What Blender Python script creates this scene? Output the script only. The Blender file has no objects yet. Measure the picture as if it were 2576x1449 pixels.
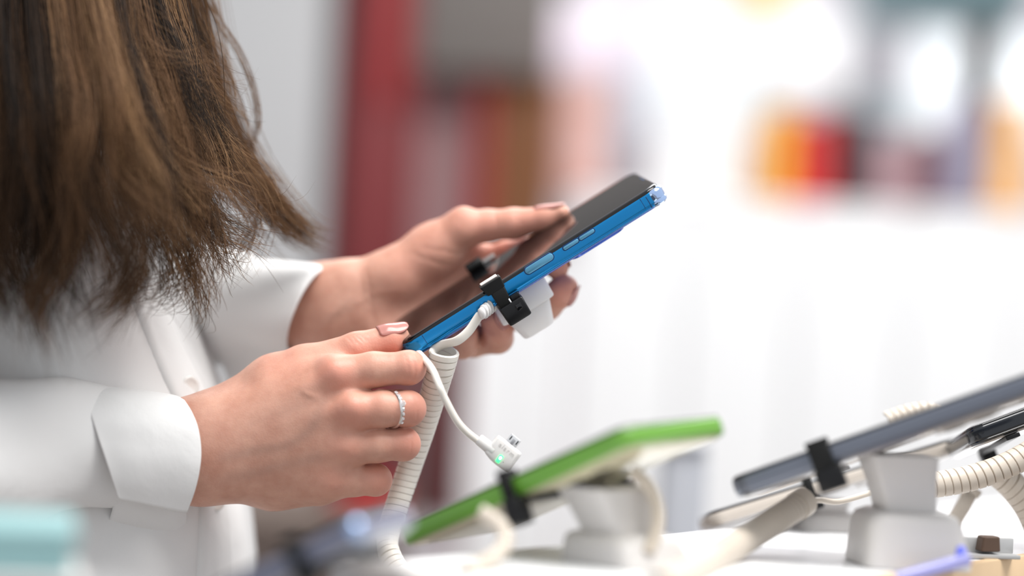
import bpy, bmesh, math, random
import numpy as np
from mathutils import Vector, Matrix

random.seed(7)
rng = np.random.default_rng(11)
scene = bpy.context.scene
C = scene.collection

# ------------------------------------------------------------------ camera
FPX = 2576 * 85.0 / 36.0          # focal length in pixels of the 2576 wide frame
FOCUS = 1290.0                    # mm, distance of the held telephone
CAMZ = 1150.0                     # mm above the floor
ROLL = math.radians(3.0)
CR = Vector((math.cos(ROLL), 0, math.sin(ROLL)))      # camera right
CU = Vector((-math.sin(ROLL), 0, math.cos(ROLL)))     # camera up
CF = Vector((0, 1, 0))
CAM = Vector((0, -FOCUS, CAMZ))

cam_data = bpy.data.cameras.new('camera')
cam = bpy.data.objects.new('camera', cam_data)
C.objects.link(cam)
cam_data.lens = 85.0
cam_data.sensor_width = 36.0
cam_data.clip_start = 0.05
cam_data.clip_end = 60
cam_data.dof.use_dof = True
cam_data.dof.focus_distance = 1.288
cam_data.dof.aperture_fstop = 1.65
m3 = Matrix((CR, CU, -CF)).transposed()
cam.matrix_world = Matrix.Translation(CAM * 0.001) @ m3.to_4x4()
scene.camera = cam

# ------------------------------------------------------------------ world, light, exposure
world = bpy.data.worlds.new('store_light')
scene.world = world
world.use_nodes = True
bgn = world.node_tree.nodes['Background']
bgn.inputs[0].default_value = (0.93, 0.96, 1.0, 1)
bgn.inputs[1].default_value = 0.70


def area(name, loc, size, power, rot=(0, 0, 0), col=(1, 1, 1)):
    d = bpy.data.lights.new(name, 'AREA')
    d.shape = 'RECTANGLE'
    d.size, d.size_y = size
    d.energy = power
    d.color = col
    o = bpy.data.objects.new(name, d)
    o.location = loc
    o.rotation_euler = rot
    C.objects.link(o)
    return o


# ceiling lamps of the store: one row above the counter, two rows over the hall behind it
area('ceiling_lamp_counter', (0.55, -0.45, 2.75), (1.6, 1.0), 52, (0, math.radians(8), 0), (1, 0.98, 0.95))
area('ceiling_lamp_aisle', (0.9, 2.2, 3.2), (3.0, 1.2), 62, (0, 0, 0), (1, 0.99, 0.97))
area('ceiling_lamp_hall', (1.2, 3.1, 3.2), (4.0, 1.0), 40, (0, 0, 0), (1, 1, 1))

vs = scene.view_settings
scene.display_settings.display_device = 'sRGB'
vs.view_transform = 'Standard'
vs.look = 'None'
vs.exposure = 0.22
vs.gamma = 1.0
vs.use_curve_mapping = False
scene.cycles.use_denoising = True
scene.cycles.max_bounces = 8
scene.cycles.sample_clamp_indirect = 6.0


# ------------------------------------------------------------------ geometry helpers (millimetres in, metres out)
def P(px, py, dy=0.0):
    """the point of the room, in mm, that stands dy mm behind the plane of focus and is seen at pixel px, py"""
    d = FOCUS + dy
    return CAM + CR * ((px - 1288) / FPX * d) + CU * ((724.5 - py) / FPX * d) + CF * d


def V(*a):
    return Vector(a)


def mesh_obj(name, verts, faces, mat, parent=None, smooth=True, scale=0.001):
    me = bpy.data.meshes.new(name)
    v = np.asarray(verts, dtype=np.float64) * scale
    me.from_pydata(v.tolist(), [], faces if isinstance(faces, list) else faces.tolist())
    me.validate()
    if smooth:
        me.polygons.foreach_set('use_smooth', [True] * len(me.polygons))
    if mat is not None:
        me.materials.append(mat)
    o = bpy.data.objects.new(name, me)
    C.objects.link(o)
    if parent is not None:
        o.parent = parent
    return o


def fast_mesh(name, verts, faces, mat, parent=None, scale=0.001):
    """large meshes from numpy arrays; faces (n, 3) or (n, 4)"""
    me = bpy.data.meshes.new(name)
    nv, nf, k = len(verts), len(faces), faces.shape[1]
    me.vertices.add(nv)
    me.vertices.foreach_set('co', (np.asarray(verts) * scale).astype(np.float32).ravel())
    me.loops.add(nf * k)
    me.loops.foreach_set('vertex_index', faces.astype(np.int32).ravel())
    me.polygons.add(nf)
    me.polygons.foreach_set('loop_start', np.arange(0, nf * k, k, dtype=np.int32))
    me.update(calc_edges=True)
    me.polygons.foreach_set('use_smooth', np.ones(nf, dtype=bool))
    if mat is not None:
        me.materials.append(mat)
    o = bpy.data.objects.new(name, me)
    C.objects.link(o)
    if parent is not None:
        o.parent = parent
    return o


def tag(o, label, cat=None, group=None, kind=None):
    o['label'] = label
    if cat:
        o['category'] = cat
    if group:
        o['group'] = group
    if kind:
        o['kind'] = kind
    return o


def empty(name, loc=(0, 0, 0), label=None, cat=None, group=None, matrix=None):
    o = bpy.data.objects.new(name, None)
    o.empty_display_size = 0.02
    C.objects.link(o)
    if matrix is not None:
        o.matrix_world = matrix
    else:
        o.location = Vector(loc) * 0.001
    if label:
        tag(o, label, cat, group)
    return o


def child_at(o, parent):
    """parent an object whose mesh is given in world mm, keeping its place"""
    o.parent = parent
    bpy.context.view_layer.update()
    o.matrix_parent_inverse = parent.matrix_world.inverted()
    return o


def basis(origin, ex, ey, ez):
    """matrix (metres) with origin in mm and unit axes"""
    m = Matrix((ex, ey, ez)).transposed().to_4x4()
    m.translation = Vector(origin) * 0.001
    return m


def catmull(pts, n=8, closed=False):
    pts = [np.array(p, dtype=float) for p in pts]
    out = []
    N = len(pts)
    for i in range(N - 1):
        p0 = pts[i - 1] if i > 0 else 2 * pts[0] - pts[1]
        p1, p2 = pts[i], pts[i + 1]
        p3 = pts[i + 2] if i + 2 < N else 2 * pts[-1] - pts[-2]
        for j in range(n):
            t = j / n
            out.append(0.5 * ((2 * p1) + (p2 - p0) * t + (2 * p0 - 5 * p1 + 4 * p2 - p3) * t * t + (3 * p1 - p0 - 3 * p2 + p3) * t ** 3))
    out.append(pts[-1])
    return np.array(out)


def frames(path, up=(0, 0, 1)):
    path = np.asarray(path, float)
    T = np.gradient(path, axis=0)
    T /= np.linalg.norm(T, axis=1)[:, None] + 1e-12
    N = np.zeros_like(T)
    u = np.array(up, float)
    n = u - T[0] * u.dot(T[0])
    if np.linalg.norm(n) < 1e-4:
        u = np.array((0, 1.0, 0))
        n = u - T[0] * u.dot(T[0])
    n /= np.linalg.norm(n)
    for i in range(len(path)):
        n = n - T[i] * n.dot(T[i])
        n /= np.linalg.norm(n) + 1e-12
        N[i] = n
    B = np.cross(T, N)
    return T, N, B


def sweep(path, section, up=(0, 0, 1), scales=None, caps=True):
    """sweep a closed 2D section (list of (n, b)) along a path; returns verts, faces"""
    T, N, B = frames(path, up)
    path = np.asarray(path, float)
    sec = np.asarray(section, float)
    k = len(sec)
    vs_, fs = [], []
    for i in range(len(path)):
        s = 1.0 if scales is None else scales[i]
        for a, b in sec:
            vs_.append(path[i] + N[i] * a * s + B[i] * b * s)
    for i in range(len(path) - 1):
        for j in range(k):
            j2 = (j + 1) % k
            fs.append((i * k + j, i * k + j2, (i + 1) * k + j2, (i + 1) * k + j))
    if caps:
        fs.append(tuple(range(k - 1, -1, -1)))
        fs.append(tuple((len(path) - 1) * k + j for j in range(k)))
    return vs_, fs


def circle(r, n=12, ry=None):
    ry = r if ry is None else ry
    return [(r * math.cos(2 * math.pi * i / n), ry * math.sin(2 * math.pi * i / n)) for i in range(n)]


def rrect(w, h, r, n=4):
    """rounded rectangle outline centred at 0, counter clockwise"""
    r = min(r, w / 2 - 1e-4, h / 2 - 1e-4)
    out = []
    for cx, cy, a0 in ((w / 2 - r, h / 2 - r, 0), (-w / 2 + r, h / 2 - r, 90), (-w / 2 + r, -h / 2 + r, 180), (w / 2 - r, -h / 2 + r, 270)):
        for i in range(n + 1):
            a = math.radians(a0 + 90.0 * i / n)
            out.append((cx + r * math.cos(a), cy + r * math.sin(a)))
    return out


def slab(w, h, r, prof, n=6, cx=0, cy=0):
    """rounded slab: prof = [(inset, z), ...] from bottom to top; capped"""
    vs_, fs = [], []
    k = None
    for ins, z in prof:
        ring = rrect(w - 2 * ins, h - 2 * ins, max(r - ins, 0.3), n)
        k = len(ring)
        vs_ += [(x + cx, y + cy, z) for x, y in ring]
    for i in range(len(prof) - 1):
        for j in range(k):
            j2 = (j + 1) % k
            fs.append((i * k + j, i * k + j2, (i + 1) * k + j2, (i + 1) * k + j))
    fs.append(tuple(range(k - 1, -1, -1)))
    fs.append(tuple((len(prof) - 1) * k + j for j in range(k)))
    return vs_, fs


def block(x0, x1, y0, y1, z0, z1, b=0.6):
    """bevelled box"""
    vs_, fs = slab(x1 - x0, y1 - y0, b * 1.5, [(b, z0), (b * 0.3, z0 + b * 0.3), (0, z0 + b), (0, z1 - b), (b * 0.3, z1 - b * 0.3), (b, z1)], 3,
                   (x0 + x1) / 2, (y0 + y1) / 2)
    return vs_, fs


def merge(*parts):
    vs_, fs = [], []
    for v, f in parts:
        o = len(vs_)
        vs_ += [tuple(p) for p in v]
        fs += [tuple(i + o for i in q) for q in f]
    return vs_, fs


def xform(part, M):
    v, f = part
    return [tuple(M @ Vector(p)) for p in v], f


def flat_shade_sharp(o, ang=35):
    me = o.data
    try:
        me.set_sharp_from_angle(angle=math.radians(ang))
    except Exception:
        pass
    return o


# ------------------------------------------------------------------ materials
MATS = {}


def mat(name, col, rough=0.5, metal=0.0, spec=0.5, coat=0.0, trans=0.0, sss=0.0, noise=None, bump=None, emit=None, ior=1.45, sss_r=(1, 0.35, 0.2), sss_s=0.006):
    if name in MATS:
        return MATS[name]
    m = bpy.data.materials.new(name)
    m.use_nodes = True
    nt = m.node_tree
    b = nt.nodes['Principled BSDF']
    b.inputs['Base Color'].default_value = (*col, 1)
    b.inputs['Roughness'].default_value = rough
    b.inputs['Metallic'].default_value = metal
    b.inputs['Specular IOR Level'].default_value = spec
    b.inputs['Coat Weight'].default_value = coat
    b.inputs['Coat Roughness'].default_value = 0.05
    b.inputs['Transmission Weight'].default_value = trans
    b.inputs['IOR'].default_value = ior
    if sss:
        b.inputs['Subsurface Weight'].default_value = sss
        b.inputs['Subsurface Radius'].default_value = sss_r
        b.inputs['Subsurface Scale'].default_value = sss_s
    if emit:
        b.inputs['Emission Color'].default_value = (*emit[0], 1)
        b.inputs['Emission Strength'].default_value = emit[1]
    tc = nt.nodes.new('ShaderNodeTexCoord')
    if noise:
        sc, amt = noise[0], noise[1]
        n = nt.nodes.new('ShaderNodeTexNoise')
        n.inputs['Scale'].default_value = sc
        n.inputs['Detail'].default_value = 5
        nt.links.new(tc.outputs['Object'], n.inputs['Vector'])
        r = nt.nodes.new('ShaderNodeMix')
        r.data_type = 'RGBA'
        r.inputs['A'].default_value = (*[c * (1 - amt) for c in col], 1)
        r.inputs['B'].default_value = (*[min(1, c * (1 + amt)) for c in col], 1)
        nt.links.new(n.outputs['Fac'], r.inputs['Factor'])
        nt.links.new(r.outputs['Result'], b.inputs['Base Color'])
    if bump:
        sc, dist = bump
        n = nt.nodes.new('ShaderNodeTexNoise')
        n.inputs['Scale'].default_value = sc
        n.inputs['Detail'].default_value = 4
        nt.links.new(tc.outputs['Object'], n.inputs['Vector'])
        bp = nt.nodes.new('ShaderNodeBump')
        bp.inputs['Strength'].default_value = 0.5
        bp.inputs['Distance'].default_value = dist
        nt.links.new(n.outputs['Fac'], bp.inputs['Height'])
        nt.links.new(bp.outputs['Normal'], b.inputs['Normal'])
    MATS[name] = m
    return m


def srgb(r, g, b):
    f = lambda c: (c / 255 / 12.92) if c / 255 <= 0.04045 else ((c / 255 + 0.055) / 1.055) ** 2.4
    return (f(r), f(g), f(b))
# ------------------------------------------------------------------ the store behind
def wbox(name, x0, x1, y0, y1, z0, z1, m, parent=None, b=2.0):
    v, f_ = block(x0, x1, y0, y1, z0, z1, b)
    o = mesh_obj(name, v, f_, m)
    flat_shade_sharp(o, 35)
    if parent is not None:
        child_at(o, parent)
    return o


def span(px0, px1, py0, py1, dy):
    """x and z extent in mm of a box seen between those pixels at that depth"""
    a_, b_ = P(px0, (py0 + py1) / 2, dy), P(px1, (py0 + py1) / 2, dy)
    c_, d_ = P((px0 + px1) / 2, py1, dy), P((px0 + px1) / 2, py0, dy)
    return min(a_.x, b_.x), max(a_.x, b_.x), c_.z, d_.z, -FOCUS + FOCUS + dy


def far_box(name, px0, px1, py0, py1, dy, thick, m, parent=None, to_floor=False, b=3.0):
    x0, x1, z0, z1, y = span(px0, px1, py0, py1, dy)
    if to_floor:
        z0 = 0.0
    return wbox(name, x0, x1, y, y + thick, z0, z1, m, parent, b)


def plain(name, r, g, b, rough=0.6, amt=0.06):
    return mat(name, srgb(r, g, b), rough, noise=(3.0, amt))


def setting(o):
    o['kind'] = 'structure'
    return o


WALLW = plain('store_wall_paint', 208, 203, 208)
setting(wbox('floor', -4000, 6000, -2500, 7000, -60, 0, mat('floor_tiles', srgb(150, 140, 132), 0.35, noise=(2.5, 0.12), spec=0.4), b=1))
setting(wbox('wall_back', -4000, 6000, 4200, 4300, 0, 3600, WALLW, b=1))
setting(far_box('wall_left', 150, 800, -900, 2200, 2000, 120, plain('pale_grey_wall', 190, 190, 191), b=4, to_floor=True))

RED = mat('red_lacquer', srgb(126, 46, 49), 0.5, noise=(4, 0.1))
REDB = mat('bright_red_strip', srgb(160, 26, 26), 0.4)
MAUVE = plain('mauve_laminate', 196, 158, 160)
GREYD = plain('dark_grey_laminate', 118, 112, 108)
BROWN = mat('brown_wood_laminate', srgb(132, 82, 40), 0.5, noise=(14, 0.2))
DGREY = plain('dusky_recess_paint', 104, 84, 86)
setting(far_box('wall_recess', 780, 870, -900, 1500, 2350, 60, DGREY, b=2))

pil = empty('red_pillar', P(940, 1290, 2000), 'tall red lacquered display pillar behind the raised hands', 'pillar')
far_box('pillar_panel', 846, 1030, -150, 1300, 2000, 220, RED, pil, b=8)
far_box('pillar_strip', 960, 1012, -150, 260, 1985, 12, REDB, pil, b=3)
far_box('pillar_foot', 840, 1036, 1300, 1330, 1985, 250, GREYD, pil, b=5)

par = empty('mauve_partition', P(1110, 1290, 2120), 'mauve partition panel standing between red pillar and brown cabinet', 'partition')
far_box('partition_panel', 1030, 1190, -150, 1320, 2120, 120, MAUVE, par, b=6)
far_box('partition_edge', 1090, 1165, 860, 1320, 2095, 20, RED, par, b=4)

cab = empty('brown_cabinet', P(1300, 900, 2050), 'tall brown wooden cabinet with red edge strip under grey beam', 'cabinet')
far_box('cabinet_body', 1226, 1392, 190, 900, 2060, 300, BROWN, cab, to_floor=True, b=6)
far_box('edge_strip', 1182, 1228, 175, 900, 2045, 60, REDB, cab, to_floor=True, b=4)
far_box('cabinet_plinth', 1226, 1392, 880, 900, 2044, 14, GREYD, cab, b=3)
setting(far_box('unseen_bulkhead', 300, 1500, -1000, -150, 1990, 460, plain('bulkhead_grey', 140, 136, 134), b=6))  # unseen above the view, added so the phone screen reflects grey
setting(far_box('beam', 1050, 1400, -150, 185, 2000, 420, GREYD, b=6))

bench = empty('brown_bench', P(760, 1449, 1500), 'low brown-grey bench in front of the red pillar', 'bench')
far_box('bench_seat', 480, 1010, 1300, 1345, 1480, 420, plain('brown_grey_laminate', 112, 98, 90), bench, b=8)
far_box('bench_base', 500, 990, 1345, 1700, 1500, 380, plain('brown_grey_base', 100, 86, 80), bench, to_floor=True, b=6)
far_box('red_cushion', 830, 985, 1255, 1300, 1500, 300, REDB, bench, b=14)

# white sales counter in the hall
WHITE = mat('white_gloss_counter', (0.9, 0.9, 0.905), 0.3, noise=(1.2, 0.02))
ctr = empty('sales_counter', P(1900, 1200, 1800), 'long white sales counter filling the bright hall behind the phones', 'counter')
x0, x1, z0, z1, y = span(1430, 3100, 520, 1500, 1800)
for i in range(6):
    xa, xb = x0 + (x1 - x0) * i / 6, x0 + (x1 - x0) * (i + 1) / 6
    wbox('counter_panel', xa + 1.5, xb - 1.5, y, y + 30, 90, z1 - 14, WHITE, ctr, 2)
wbox('counter_top', x0 - 4, x1 + 40, y - 3, y + 236, z1 - 14, z1, WHITE, ctr, 4)
wbox('counter_carcass', x0 + 5, x1, y + 34, y + 220, 90, z1 - 40, WHITE, ctr, 4)
wbox('kick_board', x0 + 30, x1, y + 60, y + 80, 2, 88, GREYD, ctr, 3)
CTZ, CTY = z1, y
low = empty('white_cabinet', P(1300, 1200, 1790), 'lower white cabinet at the end of the long sales counter', 'cabinet')
x0, x1, z0, z1, y = span(1172, 1428, 640, 1500, 1790)
wbox('cabinet_door', x0, (x0 + x1) / 2 - 1.5, y, y + 20, 90, z1 - 16, WHITE, low, 2)
wbox('cabinet_door', (x0 + x1) / 2 + 1.5, x1 - 8, y, y + 20, 90, z1 - 16, WHITE, low, 2)
wbox('cabinet_top', x0 - 4, x1 - 8, y - 3, y + 230, z1 - 14, z1, WHITE, low, 4)
wbox('cabinet_carcass', x0 + 4, x1 - 10, y + 22, y + 220, 2, z1 - 16, WHITE, low, 4)

# goods on the counter: each a carton or pot with its own lid and label
def carton(px0, px1, h, dyo, col, label, lidcol=None, cat='carton', kind='box'):
    xa = P(px0, 480, 1800 + dyo).x
    xb = P(px1, 480, 1800 + dyo).x
    yy = CTY + dyo
    root = empty('product_carton', ((xa + xb) / 2, yy, CTZ), label, cat)
    m = plain('carton_' + label[:14].replace(' ', '_'), *col, amt=0.1)
    lm = plain('lid_' + label[:14].replace(' ', '_'), *(lidcol or col), amt=0.1)
    wbox('carton_body', xa, xb, yy, yy + 120, CTZ, CTZ + h * 0.82, m, root, 3)
    wbox('carton_lid', xa - 2, xb + 2, yy - 2, yy + 122, CTZ + h * 0.8, CTZ + h, lm, root, 3)
    wbox('carton_label', xa + (xb - xa) * 0.25, xb - (xb - xa) * 0.25, yy - 1.2, yy, CTZ + h * 0.2, CTZ + h * 0.6, lm, root, 0.4)
    return root


carton(1935, 1992, 118, 20, (250, 168, 20), 'orange carton standing on the white counter', (252, 186, 60))
carton(1992, 2092, 108, 40, (214, 44, 44), 'red carton between the orange and the black one', (200, 50, 46))
carton(2092, 2178, 122, 60, (52, 30, 38), 'black-maroon carton beside the red one', (70, 40, 46))
carton(2190, 2312, 96, 70, (176, 142, 148), 'wide dusty-mauve carton on the white counter', (190, 160, 165))
carton(2316, 2352, 100, 30, (120, 76, 84), 'narrow plum carton between mauve carton and grey bag', (130, 90, 96))
carton(2492, 2580, 150, 90, (236, 176, 104), 'tan carton at the end of the row of goods', (240, 190, 130))
carton(1400, 1520, 150, 90, (216, 168, 158), 'pale pink carton behind the upper end of the blue phone', (225, 185, 178))
carton(1640, 1880, 92, 60, (240, 240, 240), 'wide white carton on the white counter beside the orange one', (244, 244, 244))
carton(1890, 1925, 84, 40, (236, 190, 140), 'small peach carton between white and orange cartons', (240, 200, 160))

# leaning grey bag with dark bottle behind it
bag = empty('grey_bag', P(2390, 480, 2000), 'lilac-grey shopping bag with dark neck standing among the cartons', 'bag')
bx = P(2405, 470, 1910)
prof_b = [(0, 34, 30), (40, 36, 32), (90, 32, 28), (130, 28, 22), (150, 20, 16), (160, 16, 13)]
vs_, fs = [], []
for i, (z, rx, ry) in enumerate(prof_b):
    for j in range(20):
        a_ = 2 * math.pi * j / 20
        vs_.append((bx.x + z * 0.08 + rx * math.cos(a_), CTY + 110 + ry * math.sin(a_), CTZ + z))
for i in range(len(prof_b) - 1):
    for j in range(20):
        j2 = (j + 1) % 20
        fs.append((i * 20 + j, i * 20 + j2, (i + 1) * 20 + j2, (i + 1) * 20 + j))
fs.append(tuple(range(19, -1, -1)))
fs.append(tuple(len(prof_b) * 20 - 20 + j for j in range(20)))
o = mesh_obj('bag_body', vs_, fs, plain('lilac_grey_cloth', 150, 146, 166))
child_at(o, bag)
v, f_ = sweep([V(bx.x + 20, CTY + 110, CTZ + 150), V(bx.x + 22, CTY + 110, CTZ + 190), V(bx.x + 24, CTY + 110, CTZ + 250), V(bx.x + 24, CTY + 110, CTZ + 262)], circle(22, 16), scales=[0.9, 1.15, 1.0, 0.6])
o = mesh_obj('bag_neck', v, f_, plain('charcoal_cloth', 46, 40, 38))
child_at(o, bag)

# lit panels and shelves on the back wall
def wall_panel(px0, px1, py0, py1, col, strength, label, name='light_panel', cat='light panel', dy=3900):
    root = empty(name, P((px0 + px1) / 2, py1, dy), label, cat)
    x0, x1, z0, z1, y = span(px0, px1, py0, py1, dy)
    wbox('panel_frame', x0 - 10, x1 + 10, y, y + 60, z0 - 10, z1 + 10, plain('panel_frame_grey', 205, 208, 212), root, 4)
    m = mat('panel_face_%d' % int(px0), col, 0.5, emit=(col, strength) if strength else None)
    wbox('panel_face', x0, x1, y - 8, y, z0, z1, m, root, 2)
    return root


wall_panel(1640, 1880, 50, 345, (0.84, 0.87, 0.88), 0.0, 'lit white wall panel above the upper end of the blue phone')
wall_panel(1935, 2110, 55, 235, (0.95, 0.93, 0.94), 0.05, 'square lit white wall panel below the orange sign')
wall_panel(2300, 2760, 110, 350, (0.88, 0.93, 0.97), 0.1, 'wide lit white wall panel at the edge of the hall')
wall_panel(1400, 1580, 40, 180, (0.80, 0.68, 0.78), 0.0, 'pale pink poster panel on the hall wall', 'poster_panel', 'poster')
wall_panel(1860, 1990, -130, 38, (0.95, 0.55, 0.18), 0.0, 'orange sign high on the hall wall', 'orange_sign', 'sign')
wall_panel(2150, 2600, -260, 62, srgb(84, 108, 114), 0.0, 'dark teal-grey sign band high on the hall wall', 'teal_sign', 'sign')
wall_panel(1590, 1618, 150, 420, srgb(176, 178, 200), 0.0, 'narrow lavender-grey poster beside the tall lit panel', 'poster_panel', 'poster')
wall_panel(2138, 2190, 90, 240, srgb(132, 132, 140), 0.0, 'narrow grey poster between two lit panels', 'poster_panel', 'poster')
wall_panel(1900, 1918, 100, 400, srgb(198, 206, 204), 0.0, 'narrow pale green poster between two lit panels', 'poster_panel', 'poster')
wall_panel(2150, 2280, 268, 420, srgb(238, 220, 214), 0.0, 'pale rose poster above the mauve carton', 'poster_panel', 'poster')
# ------------------------------------------------------------------ the person: smooth implicit body surface
class Field:
    def __init__(self, lo, hi, h):
        self.lo = np.array(lo, float)
        self.h = h
        self.n = np.ceil((np.array(hi, float) - self.lo) / h).astype(int) + 1
        self.D = np.full(self.n, 50.0, dtype=np.float32)
        self.ax = [self.lo[i] + np.arange(self.n[i]) * h for i in range(3)]

    def copy(self):
        f = Field.__new__(Field)
        f.lo, f.h, f.n, f.ax = self.lo, self.h, self.n, self.ax
        f.D = self.D.copy()
        return f

    def blank(self):
        f = self.copy()
        f.D[:] = 50.0
        return f

    def sub(self, a, b):
        i0 = np.maximum(((np.array(a) - self.lo) / self.h).astype(int), 0)
        i1 = np.minimum(((np.array(b) - self.lo) / self.h).astype(int) + 2, self.n)
        if np.any(i1 <= i0):
            return None, None
        sl = tuple(slice(i0[i], i1[i]) for i in range(3))
        X = self.ax[0][sl[0]][:, None, None]
        Y = self.ax[1][sl[1]][None, :, None]
        Z = self.ax[2][sl[2]][None, None, :]
        return sl, (X, Y, Z)

    def cone_d(self, a, b, ra, rb, pad):
        a, b = np.array(a, float), np.array(b, float)
        R = max(ra, rb) + pad
        sl, g = self.sub(np.minimum(a, b) - R, np.maximum(a, b) + R)
        if sl is None:
            return None, None
        X, Y, Z = g
        ab = b - a
        L2 = ab.dot(ab) + 1e-9
        t = np.clip(((X - a[0]) * ab[0] + (Y - a[1]) * ab[1] + (Z - a[2]) * ab[2]) / L2, 0, 1)
        d = np.sqrt((X - a[0] - t * ab[0]) ** 2 + (Y - a[1] - t * ab[1]) ** 2 + (Z - a[2] - t * ab[2]) ** 2)
        return sl, d - (ra + (rb - ra) * t)

    def cone(self, a, b, ra, rb, k=4.0):
        sl, d = self.cone_d(a, b, ra, rb, k + 6)
        if sl is not None:
            self.D[sl] = smin(self.D[sl], d, k)

    def ball(self, c, r, k=4.0):
        self.cone(c, np.array(c, float) + 1e-3, r, r, k)

    def ellipsoid(self, c, axes, radii, k=4.0):
        R = max(radii) + k + 4
        c = np.array(c, float)
        sl, g = self.sub(c - R, c + R)
        if sl is None:
            return
        X, Y, Z = g
        q0 = q1 = 0
        for e, r in zip(axes, radii):
            w = (X - c[0]) * e[0] + (Y - c[1]) * e[1] + (Z - c[2]) * e[2]
            q0 = q0 + (w / r) ** 2
            q1 = q1 + (w / r ** 2) ** 2
        q0 = np.sqrt(q0)
        d = q0 * (q0 - 1) / (np.sqrt(q1) + 1e-6)
        self.D[sl] = smin(self.D[sl], d, k)

    def cut(self, a, b, ra, rb, k=1.0):
        sl, d = self.cone_d(a, b, ra, rb, k + 2)
        if sl is not None:
            self.D[sl] = -smin(-self.D[sl], d, k)

    def join(self, other, k):
        self.D = smin(self.D, other.D, k)

    def mesh(self):
        return surface_nets(self.D, self.lo, self.h)


def smin(a, b, k):
    h = np.clip(0.5 + 0.5 * (b - a) / k, 0, 1)
    return (b + (a - b) * h - k * h * (1 - h)).astype(np.float32)


def surface_nets(D, lo, h):
    nx, ny, nz = D.shape
    ins = D < 0
    corners = [(i, j, k) for i in (0, 1) for j in (0, 1) for k in (0, 1)]
    cnt = np.zeros((nx - 1, ny - 1, nz - 1), np.int8)
    for i, j, k in corners:
        cnt += ins[i:nx - 1 + i, j:ny - 1 + j, k:nz - 1 + k]
    act = (cnt > 0) & (cnt < 8)
    idx = np.argwhere(act)
    ids = np.full(act.shape, -1, np.int64)
    ids[act] = np.arange(len(idx))
    pos = np.zeros((len(idx), 3))
    num = np.zeros(len(idx))
    for a in corners:
        for ax in range(3):
            if a[ax] == 1:
                continue
            b = list(a)
            b[ax] = 1
            da = D[idx[:, 0] + a[0], idx[:, 1] + a[1], idx[:, 2] + a[2]].astype(float)
            db = D[idx[:, 0] + b[0], idx[:, 1] + b[1], idx[:, 2] + b[2]].astype(float)
            m = (da < 0) != (db < 0)
            t = np.where(m, da / np.where(m, da - db, 1), 0)
            p = np.tile(np.array(a, float), (len(idx), 1))
            p[:, ax] += t
            pos += np.where(m[:, None], p, 0)
            num += m
    pos = pos / num[:, None] + idx
    verts = lo + pos * h
    faces = []
    for ax in range(3):
        o1, o2 = [(1, 2), (2, 0), (0, 1)][ax]
        s0 = [slice(1, -1)] * 3
        s1 = [slice(1, -1)] * 3
        s0[ax] = slice(0, -1)
        s1[ax] = slice(1, None)
        a, b = ins[tuple(s0)], ins[tuple(s1)]
        e = np.argwhere(a != b)
        base = e + 1
        base[:, ax] = e[:, ax]
        flip = a[e[:, 0], e[:, 1], e[:, 2]]
        q = []
        for du, dv in ((0, 0), (-1, 0), (-1, -1), (0, -1)):
            c = base.copy()
            c[:, o1] += du
            c[:, o2] += dv
            q.append(ids[c[:, 0], c[:, 1], c[:, 2]])
        q = np.stack(q, 1)
        q[~flip] = q[~flip][:, ::-1]
        faces.append(q)
    faces = np.concatenate(faces)
    return verts, faces[(faces >= 0).all(1)]


def J(px, py, dy):
    return np.array(P(px, py, dy))


def chain(f, pts, k=2.5):
    """pts: (px, py, depth, radius)"""
    for (a, b) in zip(pts[:-1], pts[1:]):
        f.cone(J(*a[:3]), J(*b[:3]), a[3], b[3], k)


def lap(verts, faces, it=2, lam=0.5):
    """a little smoothing of a quad mesh"""
    e = np.concatenate([faces[:, [i, (i + 1) % 4]] for i in range(4)])
    n = len(verts)
    for _ in range(it):
        acc = np.zeros_like(verts)
        for c in range(3):
            acc[:, c] = np.bincount(e[:, 0], verts[e[:, 1], c], n) + np.bincount(e[:, 1], verts[e[:, 0], c], n)
        deg = np.bincount(e[:, 0], minlength=n) + np.bincount(e[:, 1], minlength=n)
        verts = verts * (1 - lam) + acc / deg[:, None] * lam
    return verts


# ---- right hand, the nearer one: back of the hand to the camera, thumb over the corner of the telephone
RH = {
    'thumb': [(765, 925, 13, 11.2), (898, 879, 9, 9.1), (982, 854, 11, 7.8), (1001, 849, 13, 6.4)],
    'index': [(842, 946, -5, 10.6), (940, 930, -8, 9.2), (1027, 925, -7, 8.5), (1016, 921, 14, 7.8), (985, 918, 30, 6.6)],
    'middle': [(884, 1034, -9, 10.6), (960, 1029, -11, 9.4), (1025, 1028, -9, 8.9), (1005, 1020, 14, 8.0), (960, 1010, 26, 6.8)],
    'ring': [(866, 1128, -5, 10.0), (950, 1120, -7, 8.8), (1014, 1117, -5, 8.3), (995, 1110, 14, 7.6), (950, 1100, 26, 6.5)],
    'little': [(826, 1205, 3, 9.6), (890, 1206, 1, 8.8), (944, 1207, 2, 8.0), (930, 1200, 18, 7.2), (890, 1190, 29, 6.2)],
}
LO = np.minimum(J(190, 1320, -45), J(190, 780, 70))
HI = np.maximum(J(1110, 780, -45), J(1110, 1320, 70))
LO[1], HI[1] = -48, 72
HRES = 0.8
f = Field(LO, HI, HRES)
# forearm and wrist
f.cone(J(200, 1110, -10), J(505, 1082, 6), 15, 15.6, 8)
f.cone(J(200, 1160, -10), J(505, 1182, 6), 15, 15.8, 8)
f.cone(J(200, 1135, -10), J(505, 1132, 6), 15, 16.5, 10)
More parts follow.
